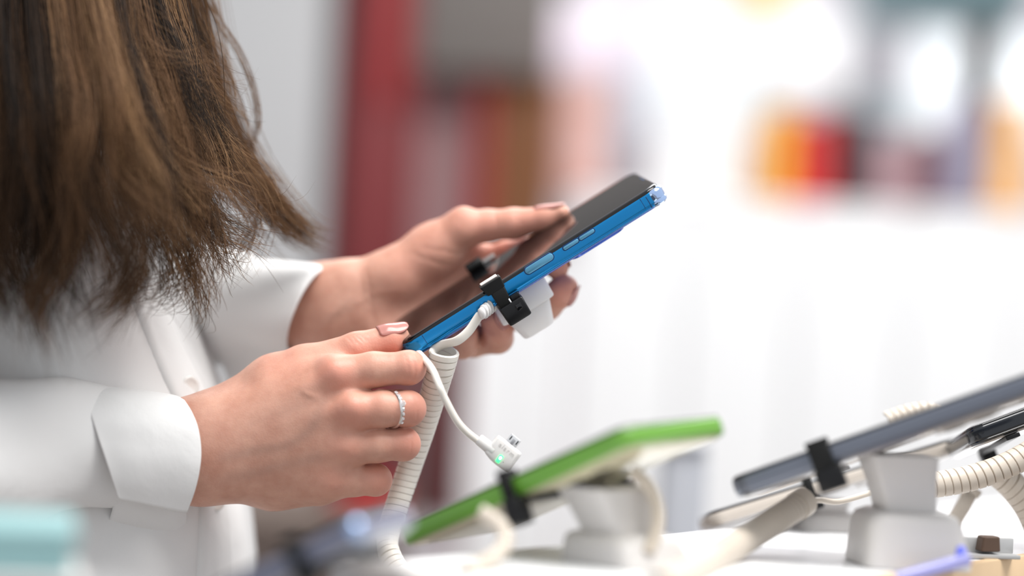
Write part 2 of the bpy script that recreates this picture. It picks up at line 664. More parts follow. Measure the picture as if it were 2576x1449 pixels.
# metacarpals
f.cone(J(505, 1085, 7), J(842, 946, -4), 14.4, 9.8, 15)
f.cone(J(505, 1112, 6), J(884, 1034, -7), 15, 9.8, 15)
f.cone(J(505, 1150, 6), J(866, 1128, -4), 15, 9.4, 15)
f.cone(J(505, 1180, 8), J(826, 1207, 3), 14.5, 10.8, 15)
f.cone(J(560, 1178, 16), J(690, 1198, 18), 15, 16.5, 8)
f.cone(J(690, 1198, 18), J(800, 1214, 14), 16.5, 12, 8)
# ball and web of the thumb
f.cone(J(545, 1045, 18), J(690, 962, 17), 13.5, 13.0, 9)
f.cone(J(690, 962, 17), J(765, 925, 13), 13.0, 11.2, 9)
f.cone(J(700, 985, 8), J(815, 938, 4), 13, 9, 8)
# knuckles and tendons on the back of the hand
f.ball(J(846, 934, -12), 6.2, 6)
f.ball(J(890, 1026, -17), 6.2, 6)
f.ball(J(870, 1124, -12), 5.4, 6)
f.ball(J(832, 1204, -5), 5.2, 6)
f.cone(J(640, 1050, -9.2), J(842, 940, -13), 1.0, 1.6, 7)
f.cone(J(640, 1085, -11.5), J(884, 1030, -16), 1.0, 1.6, 7)
f.cone(J(640, 1125, -11.5), J(866, 1126, -12), 0.8, 1.4, 7)
f.cone(J(900, 1004, -9), J(868, 992, -8), 1, 1, 4)
palm = f
hand = palm.copy()
for nm, pts in RH.items():
    g = palm.blank()
    chain(g, pts, 3.0)
    if nm != 'thumb':
        # slight swelling of the middle joint
        p = pts[2]
        g.ball(J(p[0] + 2, p[1], p[2] - 1), p[3] * 0.97, 3)
    g.D = smin(palm.D, g.D, 6.5 if nm == 'thumb' else 6.0)
    hand.join(g, 1.0)
rv, rf = hand.mesh()


def mesh_normals(v, q):
    n = np.cross(v[q[:, 2]] - v[q[:, 0]], v[q[:, 3]] - v[q[:, 1]])
    out = np.zeros_like(v)
    for c in range(4):
        for k in range(3):
            out[:, k] += np.bincount(q[:, c], n[:, k], len(v))
    return out / (np.linalg.norm(out, axis=1)[:, None] + 1e-9)


def crease(v, q, lines):
    """engrave (depth > 0) or raise (depth < 0) fine skin lines along surface paths: (points on the skin, reach mm, depth mm)"""
    nrm = mesh_normals(v, q)
    for pts, reach, depth in lines:
        path = catmull([J(*p) for p in pts], 8)
        box = np.all((v > path.min(0) - 14) & (v < path.max(0) + 14), axis=1)
        idx = np.where(box)[0]
        if not len(idx):
            continue
        # settle the path on the skin first
        pp = []
        fs_ = np.linspace(0, 1, len(path))
        for p, t in zip(path, fs_):
            near = idx[np.argmin(((v[idx] - p) ** 2).sum(1))]
            pp.append((*v[near], math.sin(math.pi * min(max(t, 0.06), 0.94)) ** 0.5))
        pp = np.array(pp)
        d2 = ((v[idx][:, None, :] - pp[None, :, :3]) ** 2).sum(2)
        w = (np.exp(-d2 / (reach * reach)) * pp[None, :, 3]).max(1)
        v[idx] -= nrm[idx] * (w * depth)[:, None]
    return v


def ease(v, q, weight, it):
    """masked smoothing, for the broad back of the hand"""
    e = np.concatenate([q[:, [i, (i + 1) % 4]] for i in range(4)])
    keep = (weight[e[:, 0]] > 0.01) | (weight[e[:, 1]] > 0.01)
    e = e[keep]
    n = len(v)
    deg = np.maximum(np.bincount(e[:, 0], minlength=n) + np.bincount(e[:, 1], minlength=n), 1)
    for _ in range(it):
        acc = np.stack([np.bincount(e[:, 0], v[e[:, 1], c], n) + np.bincount(e[:, 1], v[e[:, 0], c], n) for c in range(3)], 1)
        v = v + (acc / deg[:, None] - v) * (weight * 0.6)[:, None]
    return v


wr = np.clip(1.3 - np.linalg.norm((rv - J(670, 1115, -12)) / np.array((38.0, 26.0, 26.0)), axis=1), 0, 1)
rv = ease(rv, rf, np.minimum(wr * 2.0, 1.0), 220)
rv = crease(rv, rf, [
    ([(880, 838, 3), (892, 852, 0), (905, 866, -1)], 0.9, 0.5), ([(888, 834, 3), (903, 847, 0), (915, 858, -1)], 0.8, 0.45), ([(870, 842, 3), (884, 858, 0), (892, 868, -1)], 0.9, 0.35),
    ([(898, 832, 3), (914, 843, 0), (924, 852, -1)], 0.8, 0.3),
    ([(1030, 892, -12), (1037, 908, -14), (1040, 926, -14), (1038, 946, -13)], 0.8, 0.3), ([(1020, 896, -14), (1025, 912, -15), (1027, 930, -15), (1025, 948, -14)], 0.7, 0.2),
    ([(1042, 896, -10), (1048, 912, -12), (1050, 930, -12), (1048, 946, -10)], 0.7, 0.25),
    ([(1036, 998, -13), (1042, 1014, -15), (1042, 1034, -15), (1038, 1054, -13)], 0.8, 0.25),
    ([(1024, 1092, -10), (1031, 1106, -12), (1031, 1122, -12), (1026, 1140, -10)], 0.8, 0.25),
    ([(950, 1186, -4), (956, 1200, -6), (956, 1216, -6), (950, 1232, -4)], 0.8, 0.2),
    ([(766, 985, -10), (778, 990, -11), (796, 1000, -11)], 1.6, -0.45),
    ([(600, 1140, -12), (660, 1120, -14), (720, 1112, -15), (775, 1075, -15), (812, 1005, -12)], 2.6, -0.12),
    ([(600, 1195, -10), (680, 1182, -13), (750, 1166, -14), (810, 1150, -14)], 2.6, -0.12),
    ([(920, 1000, -6), (955, 1004, -4), (990, 996, -2)], 0.8, 0.3),
])

# ---- left hand, the farther one: palm up under the telephone, thumb along its far edge
LH = {
    'thumb': [(1160, 577, 84, 10.4), (1225, 568, 83, 9.0), (1292, 563, 79, 8.6), (1375, 549, 73, 6.6), (1412, 535, 70, 4.6)],
    'index': [(1215, 672, 104, 10.0), (1275, 646, 99, 8.8), (1335, 634, 86, 8.2), (1378, 652, 66, 7.6), (1400, 671, 53, 6.9)],
    'middle': [(1200, 735, 100, 10.2), (1310, 792, 80, 8.8), (1375, 768, 63, 8.3), (1412, 735, 53, 7.9), (1421, 724, 51, 7.4)],
    'ring': [(1140, 800, 96, 10.0), (1192, 858, 72, 8.8), (1252, 850, 58, 8.4), (1254, 826, 49, 8.0), (1238, 797, 45, 7.2)],
    'little': [(1070, 845, 92, 9.6), (1120, 866, 72, 8.4), (1166, 866, 57, 7.8), (1172, 838, 48, 6.8)],
}
LO = np.minimum(J(560, 960, 20), J(560, 470, 150))
HI = np.maximum(J(1500, 480, 20), J(1500, 960, 160))
LO[1], HI[1] = 25, 170
f = Field(LO, HI, 0.9)
f.cone(J(570, 735, 126), J(840, 736, 98), 18, 15.8, 8)
f.cone(J(570, 800, 126), J(840, 800, 98), 18, 16, 8)
f.cone(J(570, 768, 126), J(840, 768, 98), 20, 17, 10)
f.cone(J(840, 738, 98), J(1000, 700, 92), 15.8, 16, 9)
f.cone(J(1000, 700, 92), J(1090, 634, 90), 16, 14.6, 9)
f.cone(J(1090, 634, 90), J(1160, 577, 84), 14.6, 10.6, 9)
f.cone(J(840, 800, 100), J(970, 830, 98), 16.5, 18, 9)
f.cone(J(970, 830, 98), J(1070, 845, 94), 18, 12, 9)
f.cone(J(900, 770, 100), J(1140, 795, 102), 17, 11, 9)
f.cone(J(900, 760, 100), J(1200, 732, 104), 17, 11, 9)
f.cone(J(960, 740, 100), J(1213, 675, 106), 16, 10.5, 9)
f.cone(J(1110, 660, 100), J(1195, 640, 102), 9, 7, 9)
palm = f
hand = palm.copy()
for nm, pts in LH.items():
    g = palm.blank()
    chain(g, pts, 3.0)
    g.D = smin(palm.D, g.D, 6.0)
    hand.join(g, 0.8)
hand.ball(J(1168, 545, 80), 5, 5)
hand.ball(J(878, 706, 92), 9, 8)
# creases of the curled fingers
hand.cut(J(1181, 838, 44), J(1181, 900, 58), 0.9, 0.7, 1.6)
lv, lf = hand.mesh()
lv = crease(lv, lf, [
    ([(1196, 600, 76), (1180, 622, 76), (1176, 645, 78)], 1.4, 0.7), ([(1212, 604, 78), (1196, 626, 78), (1186, 650, 80)], 1.2, 0.5),
    ([(1040, 640, 76), (1090, 655, 76), (1140, 668, 80)], 1.6, 0.35), ([(1060, 625, 76), (1110, 630, 76), (1160, 640, 80)], 1.4, 0.3),
    ([(1240, 528, 80), (1250, 560, 74), (1252, 598, 76)], 1.0, 0.25), ([(1292, 526, 76), (1300, 556, 70), (1298, 598, 72)], 1.0, 0.35), ([(1302, 526, 76), (1310, 554, 70), (1308, 596, 72)], 0.9, 0.25),
    ([(938, 670, 90), (930, 720, 78), (936, 780, 80), (950, 830, 82)], 1.6, 0.5), ([(918, 672, 90), (912, 722, 80), (920, 780, 82)], 1.4, 0.3),
    ([(1235, 612, 92), (1240, 628, 90), (1238, 646, 92)], 1.2, 0.5), ([(1262, 606, 92), (1268, 622, 88), (1266, 640, 90)], 1.2, 0.5),
    ([(1222, 820, 44), (1240, 832, 42), (1262, 836, 44)], 1.0, 0.3), ([(1390, 750, 48), (1408, 762, 48), (1424, 764, 50)], 1.0, 0.25),
    ([(800, 840, 84), (840, 790, 78), (876, 752, 76)], 2.0, -0.4), ([(880, 770, 78), (940, 742, 74), (1010, 734, 74)], 2.0, -0.35),
])

# ---- the rest of the body, under the clothes and out of the picture
MID = 110.0
LO = np.array([-640.0, -260, 780])
HI = np.array([-60.0, 480, 1720])
LO[1] = -300
g = Field(LO, HI, 7.0)
ax3 = [(1, 0, 0), (0, 1, 0), (0, 0, 1)]


def W(x, y, z):
    return np.array((x, y, z), float)


g.ellipsoid(W(-330, MID, 1130), ax3, (80, 112, 170), 20)
g.ellipsoid(W(-345, MID, 920), ax3, (84, 108, 190), 40)
g.cone(W(-385, MID - 120, 1265), W(-385, MID + 120, 1265), 44, 44, 40)
g.cone(W(-375, MID, 1270), W(-335, MID, 1385), 55, 50, 20)
g.ellipsoid(W(-300, MID, 1480), ax3, (92, 72, 112), 20)
g.ellipsoid(W(-235, MID, 1420), ax3, (42, 44, 46), 20)
g.cone(W(-212, MID, 1478), W(-186, MID, 1448), 9, 12, 10)          # nose
for s in (-1, 1):
    g.ellipsoid(W(-300, MID + s * 74, 1470), ax3, (18, 8, 30), 8)   # ears
for pts in ([(-90, 330, 35, 32), (-240, 590, -45, 32), (-400, 900, -100, 32), (-470, 1150, -106, 28), (-180, 1150, -80, 21), (60, 1138, -38, 17), (230, 1135, -10, 15)],
            [(-60, 260, 240, 36), (-200, 500, 290, 34), (-380, 800, 300, 32), (-430, 985, 298, 30), (-150, 900, 298, 28), (150, 820, 270, 26), (330, 790, 225, 24), (470, 778, 175, 22), (590, 770, 128, 18)]):
    for a, b in zip(pts[:-1], pts[1:]):
        g.cone(J(*a[:3]), J(*b[:3]), a[3], b[3], 12)
bv, bf = g.mesh()

allv = np.concatenate([rv, lv, bv])
allf = np.concatenate([rf, lf + len(rv), bf + len(rv) + len(lv)])

person = empty('person', P(300, 1449, MID), 'person in a white long-sleeved shirt with long brown hair, both hands on the blue phone', 'person')


def skin_material():
    m = bpy.data.materials.new('skin')
    m.use_nodes = True
    nt = m.node_tree
    L = nt.links
    b = nt.nodes['Principled BSDF']
    tc = nt.nodes.new('ShaderNodeTexCoord')
    at = nt.nodes.new('ShaderNodeAttribute')
    at.attribute_name = 'flush'
    av = nt.nodes.new('ShaderNodeAttribute')
    av.attribute_name = 'vein'
    n1 = nt.nodes.new('ShaderNodeTexNoise')
    n1.inputs['Scale'].default_value = 70
    n1.inputs['Detail'].default_value = 5
    n1.inputs['Roughness'].default_value = 0.6
    L.new(tc.outputs['Object'], n1.inputs['Vector'])
    rp = nt.nodes.new('ShaderNodeValToRGB')
    rp.color_ramp.elements[0].position = 0.3
    rp.color_ramp.elements[0].color = (0.54, 0.27, 0.195, 1)
    rp.color_ramp.elements[1].position = 0.72
    rp.color_ramp.elements[1].color = (0.68, 0.385, 0.29, 1)
    L.new(n1.outputs['Fac'], rp.inputs['Fac'])
    mx = nt.nodes.new('ShaderNodeMix')
    mx.data_type = 'RGBA'
    mx.inputs['B'].default_value = (0.70, 0.29, 0.215, 1)
    L.new(at.outputs['Fac'], mx.inputs['Factor'])
    L.new(rp.outputs['Color'], mx.inputs['A'])
    mv = nt.nodes.new('ShaderNodeMix')
    mv.data_type = 'RGBA'
    mv.inputs['B'].default_value = (0.34, 0.22, 0.18, 1)
    L.new(av.outputs['Fac'], mv.inputs['Factor'])
    L.new(mx.outputs['Result'], mv.inputs['A'])
    L.new(mv.outputs['Result'], b.inputs['Base Color'])
    b.inputs['Roughness'].default_value = 0.46
    b.inputs['Specular IOR Level'].default_value = 0.42
    b.inputs['Subsurface Weight'].default_value = 0.22
    b.inputs['Subsurface Radius'].default_value = (1, 0.32, 0.16)
    b.inputs['Subsurface Scale'].default_value = 0.004
    vo = nt.nodes.new('ShaderNodeTexVoronoi')
    vo.inputs['Scale'].default_value = 1100
    L.new(tc.outputs['Object'], vo.inputs['Vector'])
    n2 = nt.nodes.new('ShaderNodeTexNoise')
    n2.inputs['Scale'].default_value = 320
    n2.inputs['Detail'].default_value = 6
    L.new(tc.outputs['Object'], n2.inputs['Vector'])
    ad = nt.nodes.new('ShaderNodeMath')
    ad.operation = 'MULTIPLY_ADD'
    ad.inputs[1].default_value = 0.35
    L.new(vo.outputs['Distance'], ad.inputs[0])
    L.new(n2.outputs['Fac'], ad.inputs[2])
    bp = nt.nodes.new('ShaderNodeBump')
    bp.inputs['Strength'].default_value = 0.35
    bp.inputs['Distance'].default_value = 0.00035
    L.new(ad.outputs[0], bp.inputs['Height'])
    L.new(bp.outputs['Normal'], b.inputs['Normal'])
    return m


SKIN = skin_material()
body = fast_mesh('body', allv, allf, SKIN)
child_at(body, person)
fl = np.zeros(len(allv))
hv = np.concatenate([rv, lv])


def flush(px, py, d, r, w):
    c = J(px, py, d)
    q = ((hv - c) ** 2).sum(1) / (r * r)
    fl[:len(hv)] = np.maximum(fl[:len(hv)], w * np.exp(-q))


for x, y, d, r, w in ((846, 934, -18, 13, 0.75), (888, 1040, -22, 13, 0.6), (868, 1128, -17, 11, 0.4), (838, 1204, -8, 12, 0.4),
                      (1045, 925, -14, 10, 0.6), (1040, 1028, -14, 10, 0.8), (1030, 1117, -10, 10, 0.75), (958, 1207, -4, 11, 0.6),
                      (985, 866, 2, 14, 0.8), (905, 878, 0, 14, 0.55), (930, 1028, -22, 12, 0.3), (730, 900, 5, 20, 0.35),
                      (1330, 575, 70, 22, 0.7), (1230, 590, 74, 18, 0.6), (1165, 560, 74, 20, 0.4), (1280, 630, 86, 22, 0.8), (1080, 660, 76, 28, 0.35),
                      (1400, 668, 46, 12, 0.7), (1418, 728, 44, 14, 0.7), (1245, 815, 40, 16, 0.6), (1060, 700, 70, 25, 0.3)):
    flush(x, y, d, r, w)
ve = np.zeros(len(allv))


def vein(pts, r, w):
    path = catmull([J(*p) for p in pts], 10)
    for p in path:
        q = ((hv - p) ** 2).sum(1) / (r * r)
        ve[:len(hv)] = np.maximum(ve[:len(hv)], w * np.exp(-q))


vein([(560, 1150, -14), (640, 1135, -15), (720, 1120, -16), (780, 1080, -17), (815, 1010, -14)], 3.2, 0.35)
vein([(560, 1200, -10), (650, 1185, -12), (740, 1165, -15), (800, 1150, -14)], 3.2, 0.3)
vein([(640, 1060, -12), (720, 1035, -14), (790, 1010, -14)], 3.0, 0.25)
vein([(790, 820, 76), (850, 790, 76), (880, 755, 74)], 3.0, 0.4)
vein([(870, 780, 76), (940, 745, 72), (1010, 735, 70)], 3.0, 0.25)
for nm, arr in (('flush', fl), ('vein', ve)):
    a = body.data.attributes.new(nm, 'FLOAT', 'POINT')
    a.data.foreach_set('value', arr.astype(np.float32))

# ---- fingernails
from mathutils.bvhtree import BVHTree
BODY_BVH = BVHTree.FromPolygons([tuple(p) for p in hv.tolist()], np.concatenate([rf, lf + len(rv)]).tolist())
NAIL = mat('nail_polish', (0.47, 0.20, 0.17), 0.2, spec=0.5, coat=0.25)


def nail(base, tip, normal, width, curve=0.9, tipw=0.45, lift=0.0):
    """curved almond nail: base and tip points in mm, outward normal"""
    base, tip = Vector(base), Vector(tip)
    d = tip - base
    L = d.length
    d.normalize()
    n = Vector(normal)
    n = (n - d * n.dot(d)).normalized()
    s = d.cross(n)
    NU, NV = 16, 10
    vs_, fs = [], []
    G_ = np.zeros((NU + 1, NV + 1, 3))
    O_ = np.zeros((NU + 1, NV + 1))
    for i in range(NU + 1):
        u = i / NU
        w = math.sqrt(max(0.0, 1 - ((0.25 - u) / 0.25) ** 2)) * 0.3 + 0.7 if u < 0.25 else 1.0
        if u > 0.5:
            q = (u - 0.5) / 0.5
            w *= math.sqrt(max(0, 1 - (q * math.sqrt(1 - tipw * tipw)) ** 2))
        for j in range(NV + 1):
            x = (j / NV * 2 - 1) * width / 2 * w
            drop = (x / (width / 2)) ** 2 * width * 0.31 * curve
            p = base + d * (u * L) + s * x + n * (-drop - 0.144 * (u - 0.45) ** 2 * L + lift)
            q, qn, _i, _d = BODY_BVH.find_nearest(p)
            gap = (p - q).dot(qn)
            free = min(max((u - 0.5) / 0.35, 0.0), 1.0)
            G_[i, j] = p
            O_[i, j] = (0.6 - gap) if gap < 0.6 else (0.6 - gap) * (1 - free)
    for _ in range(14):        # the nail stays a smooth plate
        A_ = np.pad(O_, 1, mode='edge')
        O_ = (A_[1:-1, 1:-1] * 2 + A_[:-2, 1:-1] + A_[2:, 1:-1] + A_[1:-1, :-2] + A_[1:-1, 2:]) / 6
    top_ = G_ + (O_ + 0.12)[:, :, None] * np.array(n)
    for layer in (0, 1):
        vs_ += [tuple(p) for p in (top_ - np.array(n) * 0.75 * layer).reshape(-1, 3)]
    M_ = NV + 1
    off = (NU + 1) * M_
    for i in range(NU):
        for j in range(NV):
            a = i * M_ + j
            fs.append((a, a + 1, a + M_ + 1, a + M_))
            fs.append((off + a, off + a + M_, off + a + M_ + 1, off + a + 1))
    bd = [j for j in range(M_)] + [i * M_ + NV for i in range(1, NU + 1)] + [NU * M_ + j for j in range(NV - 1, -1, -1)] + [i * M_ for i in range(NU - 1, 0, -1)]
    for a, b2 in zip(bd, bd[1:] + bd[:1]):
        fs.append((b2, a, off + a, off + b2))
    o = mesh_obj('fingernail', vs_, fs, NAIL)
    child_at(o, person)
    return o


def nail_on(a, b, t0, normal, reach, width, **kw):
    """nail on a fingertip: a, b = last joint entries (px, py, depth, radius); starts at share t0 of the bone"""
    pa, pb = P(*a[:3]), P(*b[:3])
    n = Vector(normal)
    d = (pb - pa).normalized()
    n = (n - d * n.dot(d)).normalized()
    c0 = pa.lerp(pb, t0)
    r0 = a[3] + (b[3] - a[3]) * t0
    return nail(c0 + n * (r0 + 0.1), pb + n * (b[3] + 0.2) + d * reach, n, width, **kw)


nail_on((950, 863, 10.4, 8.3), RH['thumb'][-1], 0.1, CU * 0.84 - CF * 0.54, 6.4, 11.6, curve=0.58, tipw=0.3, lift=1.15)
nail_on((1350, 553, 75, 7.2), LH['thumb'][-1], 0.1, CU * 0.97 - CF * 0.2, 3.6, 8.6, curve=0.6, tipw=0.3, lift=0.8)
nail_on(LH['index'][-2], LH['index'][-1], 0.55, CR * 0.9 + CU * 0.35 - CF * 0.25, 4.0, 9.2, curve=0.62, tipw=0.4, lift=0.7)
nail_on((1396, 752, 57, 8.1), (1424, 712, 50, 7.2), 0.3, CR * 0.9 - CU * 0.3 - CF * 0.35, 3.6, 10.0, curve=0.62, tipw=0.4, lift=0.7)
nail_on(LH['ring'][-2], LH['ring'][-1], 0.2, CR * 0.75 - CF * 0.66, 6.5, 9.6, curve=0.62, tipw=0.4, lift=1.1)
# nails of the fingers closed under the telephone
for nm in ('index', 'middle', 'ring', 'little'):
    a, b2 = RH[nm][-2], RH[nm][-1]
    pa, pb = P(*a[:3]), P(*b2[:3])
    dv = (pb - pa).normalized()
    nail(pb + CF * (b2[3] * 0.9) - dv * 4, pb + dv * (b2[3] + 3) + CF * 3, CF, 9.5, 0.9, 0.4)
# ------------------------------------------------------------------ the held telephone
PU = (CR * 0.848 + CU * 0.53 + CF * 0.03).normalized()            # long axis
_p = (-CR * 0.53 + CU * 0.848)
PW = (_p * math.sin(math.radians(10.5)) + CF * math.cos(math.radians(10.5)))
PW = (PW - PU * PW.dot(PU)).normalized()                          # width, away from the camera
PN = PU.cross(PW).normalized()                                    # out of the screen
PO = P(1012, 873, 0)                                              # near lower corner, upper edge of the frame
PM = basis(PO, PU, PW, PN)
PL, PWD = 163.0, 75.5

BLUE = mat('blue_anodised_frame', (0.0, 0.21, 0.52), 0.24, metal=0.8, spec=0.6, coat=0.4)
BLUE2 = mat('deep_blue_back', (0.01, 0.10, 0.62), 0.1, metal=0.3, coat=1.0)
BUTTON = mat('brushed_blue_button', (0.12, 0.34, 0.52), 0.35, metal=0.5)
DARKBLUE = mat('dark_blue_groove', (0.0, 0.035, 0.13), 0.3)
GLASS = mat('black_screen_glass', (0.003, 0.003, 0.004), 0.06, spec=0.5, ior=1.5)
BLACK = mat('black_plastic', (0.005, 0.005, 0.006), 0.34, spec=0.35, bump=(900, 0.0001))
RUBBER = mat('black_rubber', (0.006, 0.006, 0.006), 0.5, spec=0.3)
CHROME = mat('bright_bumper', (0.42, 0.58, 0.9), 0.06, metal=0.85, coat=1.0)
WHITEP = mat('white_plastic', (0.80, 0.78, 0.76), 0.32, sss=0.25, sss_r=(1, 0.9, 0.8), sss_s=0.006)
FROST = mat('frosted_white_plastic', (0.82, 0.79, 0.775), 0.3, sss=0.5, sss_r=(1, 0.9, 0.85), sss_s=0.012)
CORD = mat('cream_cord', (0.80, 0.755, 0.69), 0.42, sss=0.1, sss_r=(1, 0.8, 0.6), sss_s=0.003)
STEEL = mat('polished_steel', (0.88, 0.88, 0.89), 0.35, metal=0.7)


def loc_mesh(name, part, m, parent, sharp=35):
    o = mesh_obj(name, part[0], part[1], m, parent)
    flat_shade_sharp(o, sharp)
    return o


def smartphone(name, matrix, label, L, Wd, th, frame_m, back_m, cat='phone', group=None, bump=True, screen=True):
    """frame: x along the length, y across, z out of the screen; z = 0 is the seam between frame and screen glass"""
    root = empty(name, matrix=matrix, label=label, cat=cat, group=group)
    cx, cy = L / 2, Wd / 2
    fr = slab(L, Wd, 9.5, [(2.6, -th), (1.0, -th + 0.35), (0.25, -th + 1.2), (0.55, -th + 1.7), (0.1, -th + 2.2), (0, -th + 3), (0, -1.6), (0.12, -0.7), (0.7, 0.0)], 8, cx, cy)
    loc_mesh('frame', fr, frame_m, root, 50)
    if screen:
        gl = slab(L - 1.2, Wd - 1.2, 9.0, [(0, -0.4), (0.0, 0.45), (0.35, 1.05), (1.1, 1.5), (2.2, 1.75), (3.4, 1.82)], 8, cx, cy)
        loc_mesh('screen', gl, GLASS, root, 60)
    bk = slab(L - 6, Wd - 6, 7, [(1.5, -th - 0.9), (0.4, -th - 0.6), (0, -th - 0.05)], 6, cx, cy)
    loc_mesh('back_cover', bk, back_m, root, 60)
    if bump:
        cb = slab(34, 26, 6, [(0.8, -th - 2.6), (0.2, -th - 2.2), (0, -th - 0.5)], 5, L - 44, 20)
        b = loc_mesh('camera_bump', cb, back_m, root, 60)
        for i in range(2):
            ln = slab(11, 11, 5.4, [(0.6, -th - 3.3), (0, -th - 3.0), (0, -th - 2.3)], 6, L - 36 - 15 * i, 20)
            loc_mesh('lens', ln, GLASS, b, 50)
    return root


phone = smartphone('smartphone', PM, 'blue smartphone with dark glossy screen held in both hands', PL, PWD, 8.6, BLUE, BLUE2)


def side_button(name, s0, s1, z0, z1, m, parent, proud=0.55, groove=True):
    """a pill on the near long side of the frame"""
    w, h = s1 - s0, z1 - z0
    M_ = Matrix(((1, 0, 0, (s0 + s1) / 2), (0, 0, -1, 0), (0, 1, 0, (z0 + z1) / 2), (0, 0, 0, 1)))
    # local z points to -y (out of the side)
    gr = xform(slab(w + 1.1, h + 1.1, 9, [(0, -0.6), (0, 0.06), (0.25, 0.12)], 8), M_)
    bt = xform(slab(w, h, 9, [(0, -0.4), (0, proud - 0.2), (0.25, proud)], 8), M_)
    b = loc_mesh(name, bt, m, parent, 40)
    if groove:
        loc_mesh('button_surround', gr, DARKBLUE, b, 40)
    return b


def sn(px, py):
    """pixel on the near side of the telephone -> (length, height) in mm"""
    q = P(px, py, 0) - PO
    return q.dot(PU), q.dot(PN)


a, b = sn(1331, 681), sn(1385, 649)
zc = (a[1] + b[1]) / 2
side_button('power_button', a[0] - 2, b[0] + 2, zc - 1.9, zc + 1.9, BUTTON, phone)
a, b = sn(1420, 629), sn(1497, 580)
zc = (a[1] + b[1]) / 2
mid = (a[0] + b[0]) / 2
vb = side_button('volume_button', a[0], mid - 0.35, zc - 0.95, zc + 0.95, BUTTON, phone)
side_button('volume_button', mid + 0.35, b[0], zc - 0.95, zc + 0.95, BUTTON, phone)
# the clear bumper on the upper near corner, antenna seam
cb = slab(11, 11, 9.5, [(1.5, -8.9), (0.3, -8.0), (0.0, -6.6), (0.3, -5.6), (0, -4.6), (0, -1.2), (0.5, -0.4), (1.4, 0.3)], 8, PL - 5.0, 5.0)
cb = loc_mesh('corner_bumper', cb, CHROME, phone, 30)
loc_mesh('bumper_slot', block(PL - 10.3, PL - 9.6, -0.08, 6, -7.8, -1.0, 0.1), DARKBLUE, cb)
for s in (12.0, PL - 13.5):
    loc_mesh('antenna_seam', block(s, s + 0.5, -0.06, 4, -6.2, -0.3, 0.08), DARKBLUE, phone)
loc_mesh('earpiece_slot', block(PL - 3.4, PL - 2.8, PWD / 2 - 7, PWD / 2 + 7, 1.6, 1.84, 0.08), DARKBLUE, phone)

# ------------------------------------------------------------------ the security sensor clamped round it
sensor = empty('security_sensor', matrix=PM, label='white anti-theft sensor with black clamp gripping the blue phone, tethered by a cream coil', cat='security sensor')


def taper(x0, x1, y0, y1, z0, X0, X1, Y0, Y1, z1, r=2.0, n=5):
    """rounded tapered block between a rectangle at z0 and one at z1"""
    vs_, fs = [], []
    lv_ = [(0.0, 0.9), (0.02, 0.35), (0.07, 0.0), (0.93, 0.0), (0.98, 0.35), (1.0, 0.9)]
    k = None
    for t, ins in lv_:
        a0, a1 = x0 + (X0 - x0) * t, x1 + (X1 - x1) * t
        b0, b1 = y0 + (Y0 - y0) * t, y1 + (Y1 - y1) * t
        ring = rrect(a1 - a0 - 2 * ins, b1 - b0 - 2 * ins, r, n)
        k = len(ring)
        z = z0 + (z1 - z0) * t
        vs_ += [(x + (a0 + a1) / 2, y + (b0 + b1) / 2, z) for x, y in ring]
    for i in range(len(lv_) - 1):
        for j in range(k):
            j2 = (j + 1) % k
            q = (i * k + j, i * k + j2, (i + 1) * k + j2, (i + 1) * k + j)
            fs.append(q if z1 > z0 else q[::-1])
    c0 = tuple(range(k - 1, -1, -1))
    c1 = tuple((len(lv_) - 1) * k + j for j in range(k))
    fs.append(c0 if z1 > z0 else c0[::-1])
    fs.append(c1 if z1 > z0 else c1[::-1])
    return vs_, fs


# sensor body: an upper collar against the back and a narrower foot
loc_mesh('sensor_collar', taper(52, 84.6, 16, 46, -23.5, 53, 85.0, 16, 46, -9.6, 3.0), FROST, sensor, 40)
loc_mesh('sensor_foot', taper(58.5, 77.0, 19, 43, -36.8, 55.0, 82.2, 17.5, 44.5, -22.5, 4.0), FROST, sensor, 40)
# bracket rail across the back
loc_mesh('bracket_rail', block(56.5, 66.0, 3.5, 77.5, -12.2, -9.7, 0.5), BLACK, sensor, 40)
# block below the near edge
nb = loc_mesh('clamp_block', taper(54.8, 68.2, -5.6, 5.0, -21.0, 54.2, 68.6, -5.2, 5.0, -9.9, 1.2), BLACK, sensor, 40)
loc_mesh('screw_recess', block(62.5, 66.0, -5.75, -5.0, -15.8, -12.2, 0.3), GLASS, nb)
loc_mesh('hinge_lug', block(62.6, 68.0, -3.6, 2.5, -10.4, -7.2, 0.5), BLACK, nb)
loc_mesh('hinge_pin', block(61.2, 62.3, -4.2, -3.0, -12.5, -7.5, 0.3), STEEL, nb)
# near arm: neck up the side, flaring to a hook over the screen
na = loc_mesh('clamp_arm', taper(55.0, 62.4, -4.2, -0.7, -11.2, 55.0, 63.4, -3.9, -0.7, 0.5, 0.9), RUBBER, sensor, 40)
loc_mesh('hook', taper(53.2, 63.6, -4.0, -0.7, -1.0, 51.6, 64.2, -4.4, 5.6, 5.4, 0.9), RUBBER, na, 40)
loc_mesh('hook_highlight', block(52.8, 63.0, -1.4, 4.9, 5.35, 6.1, 0.3), mat('pale_highlight', (0.75, 0.68, 0.64), 0.6), na)  # pale plate standing in for the highlight on the hook's top face
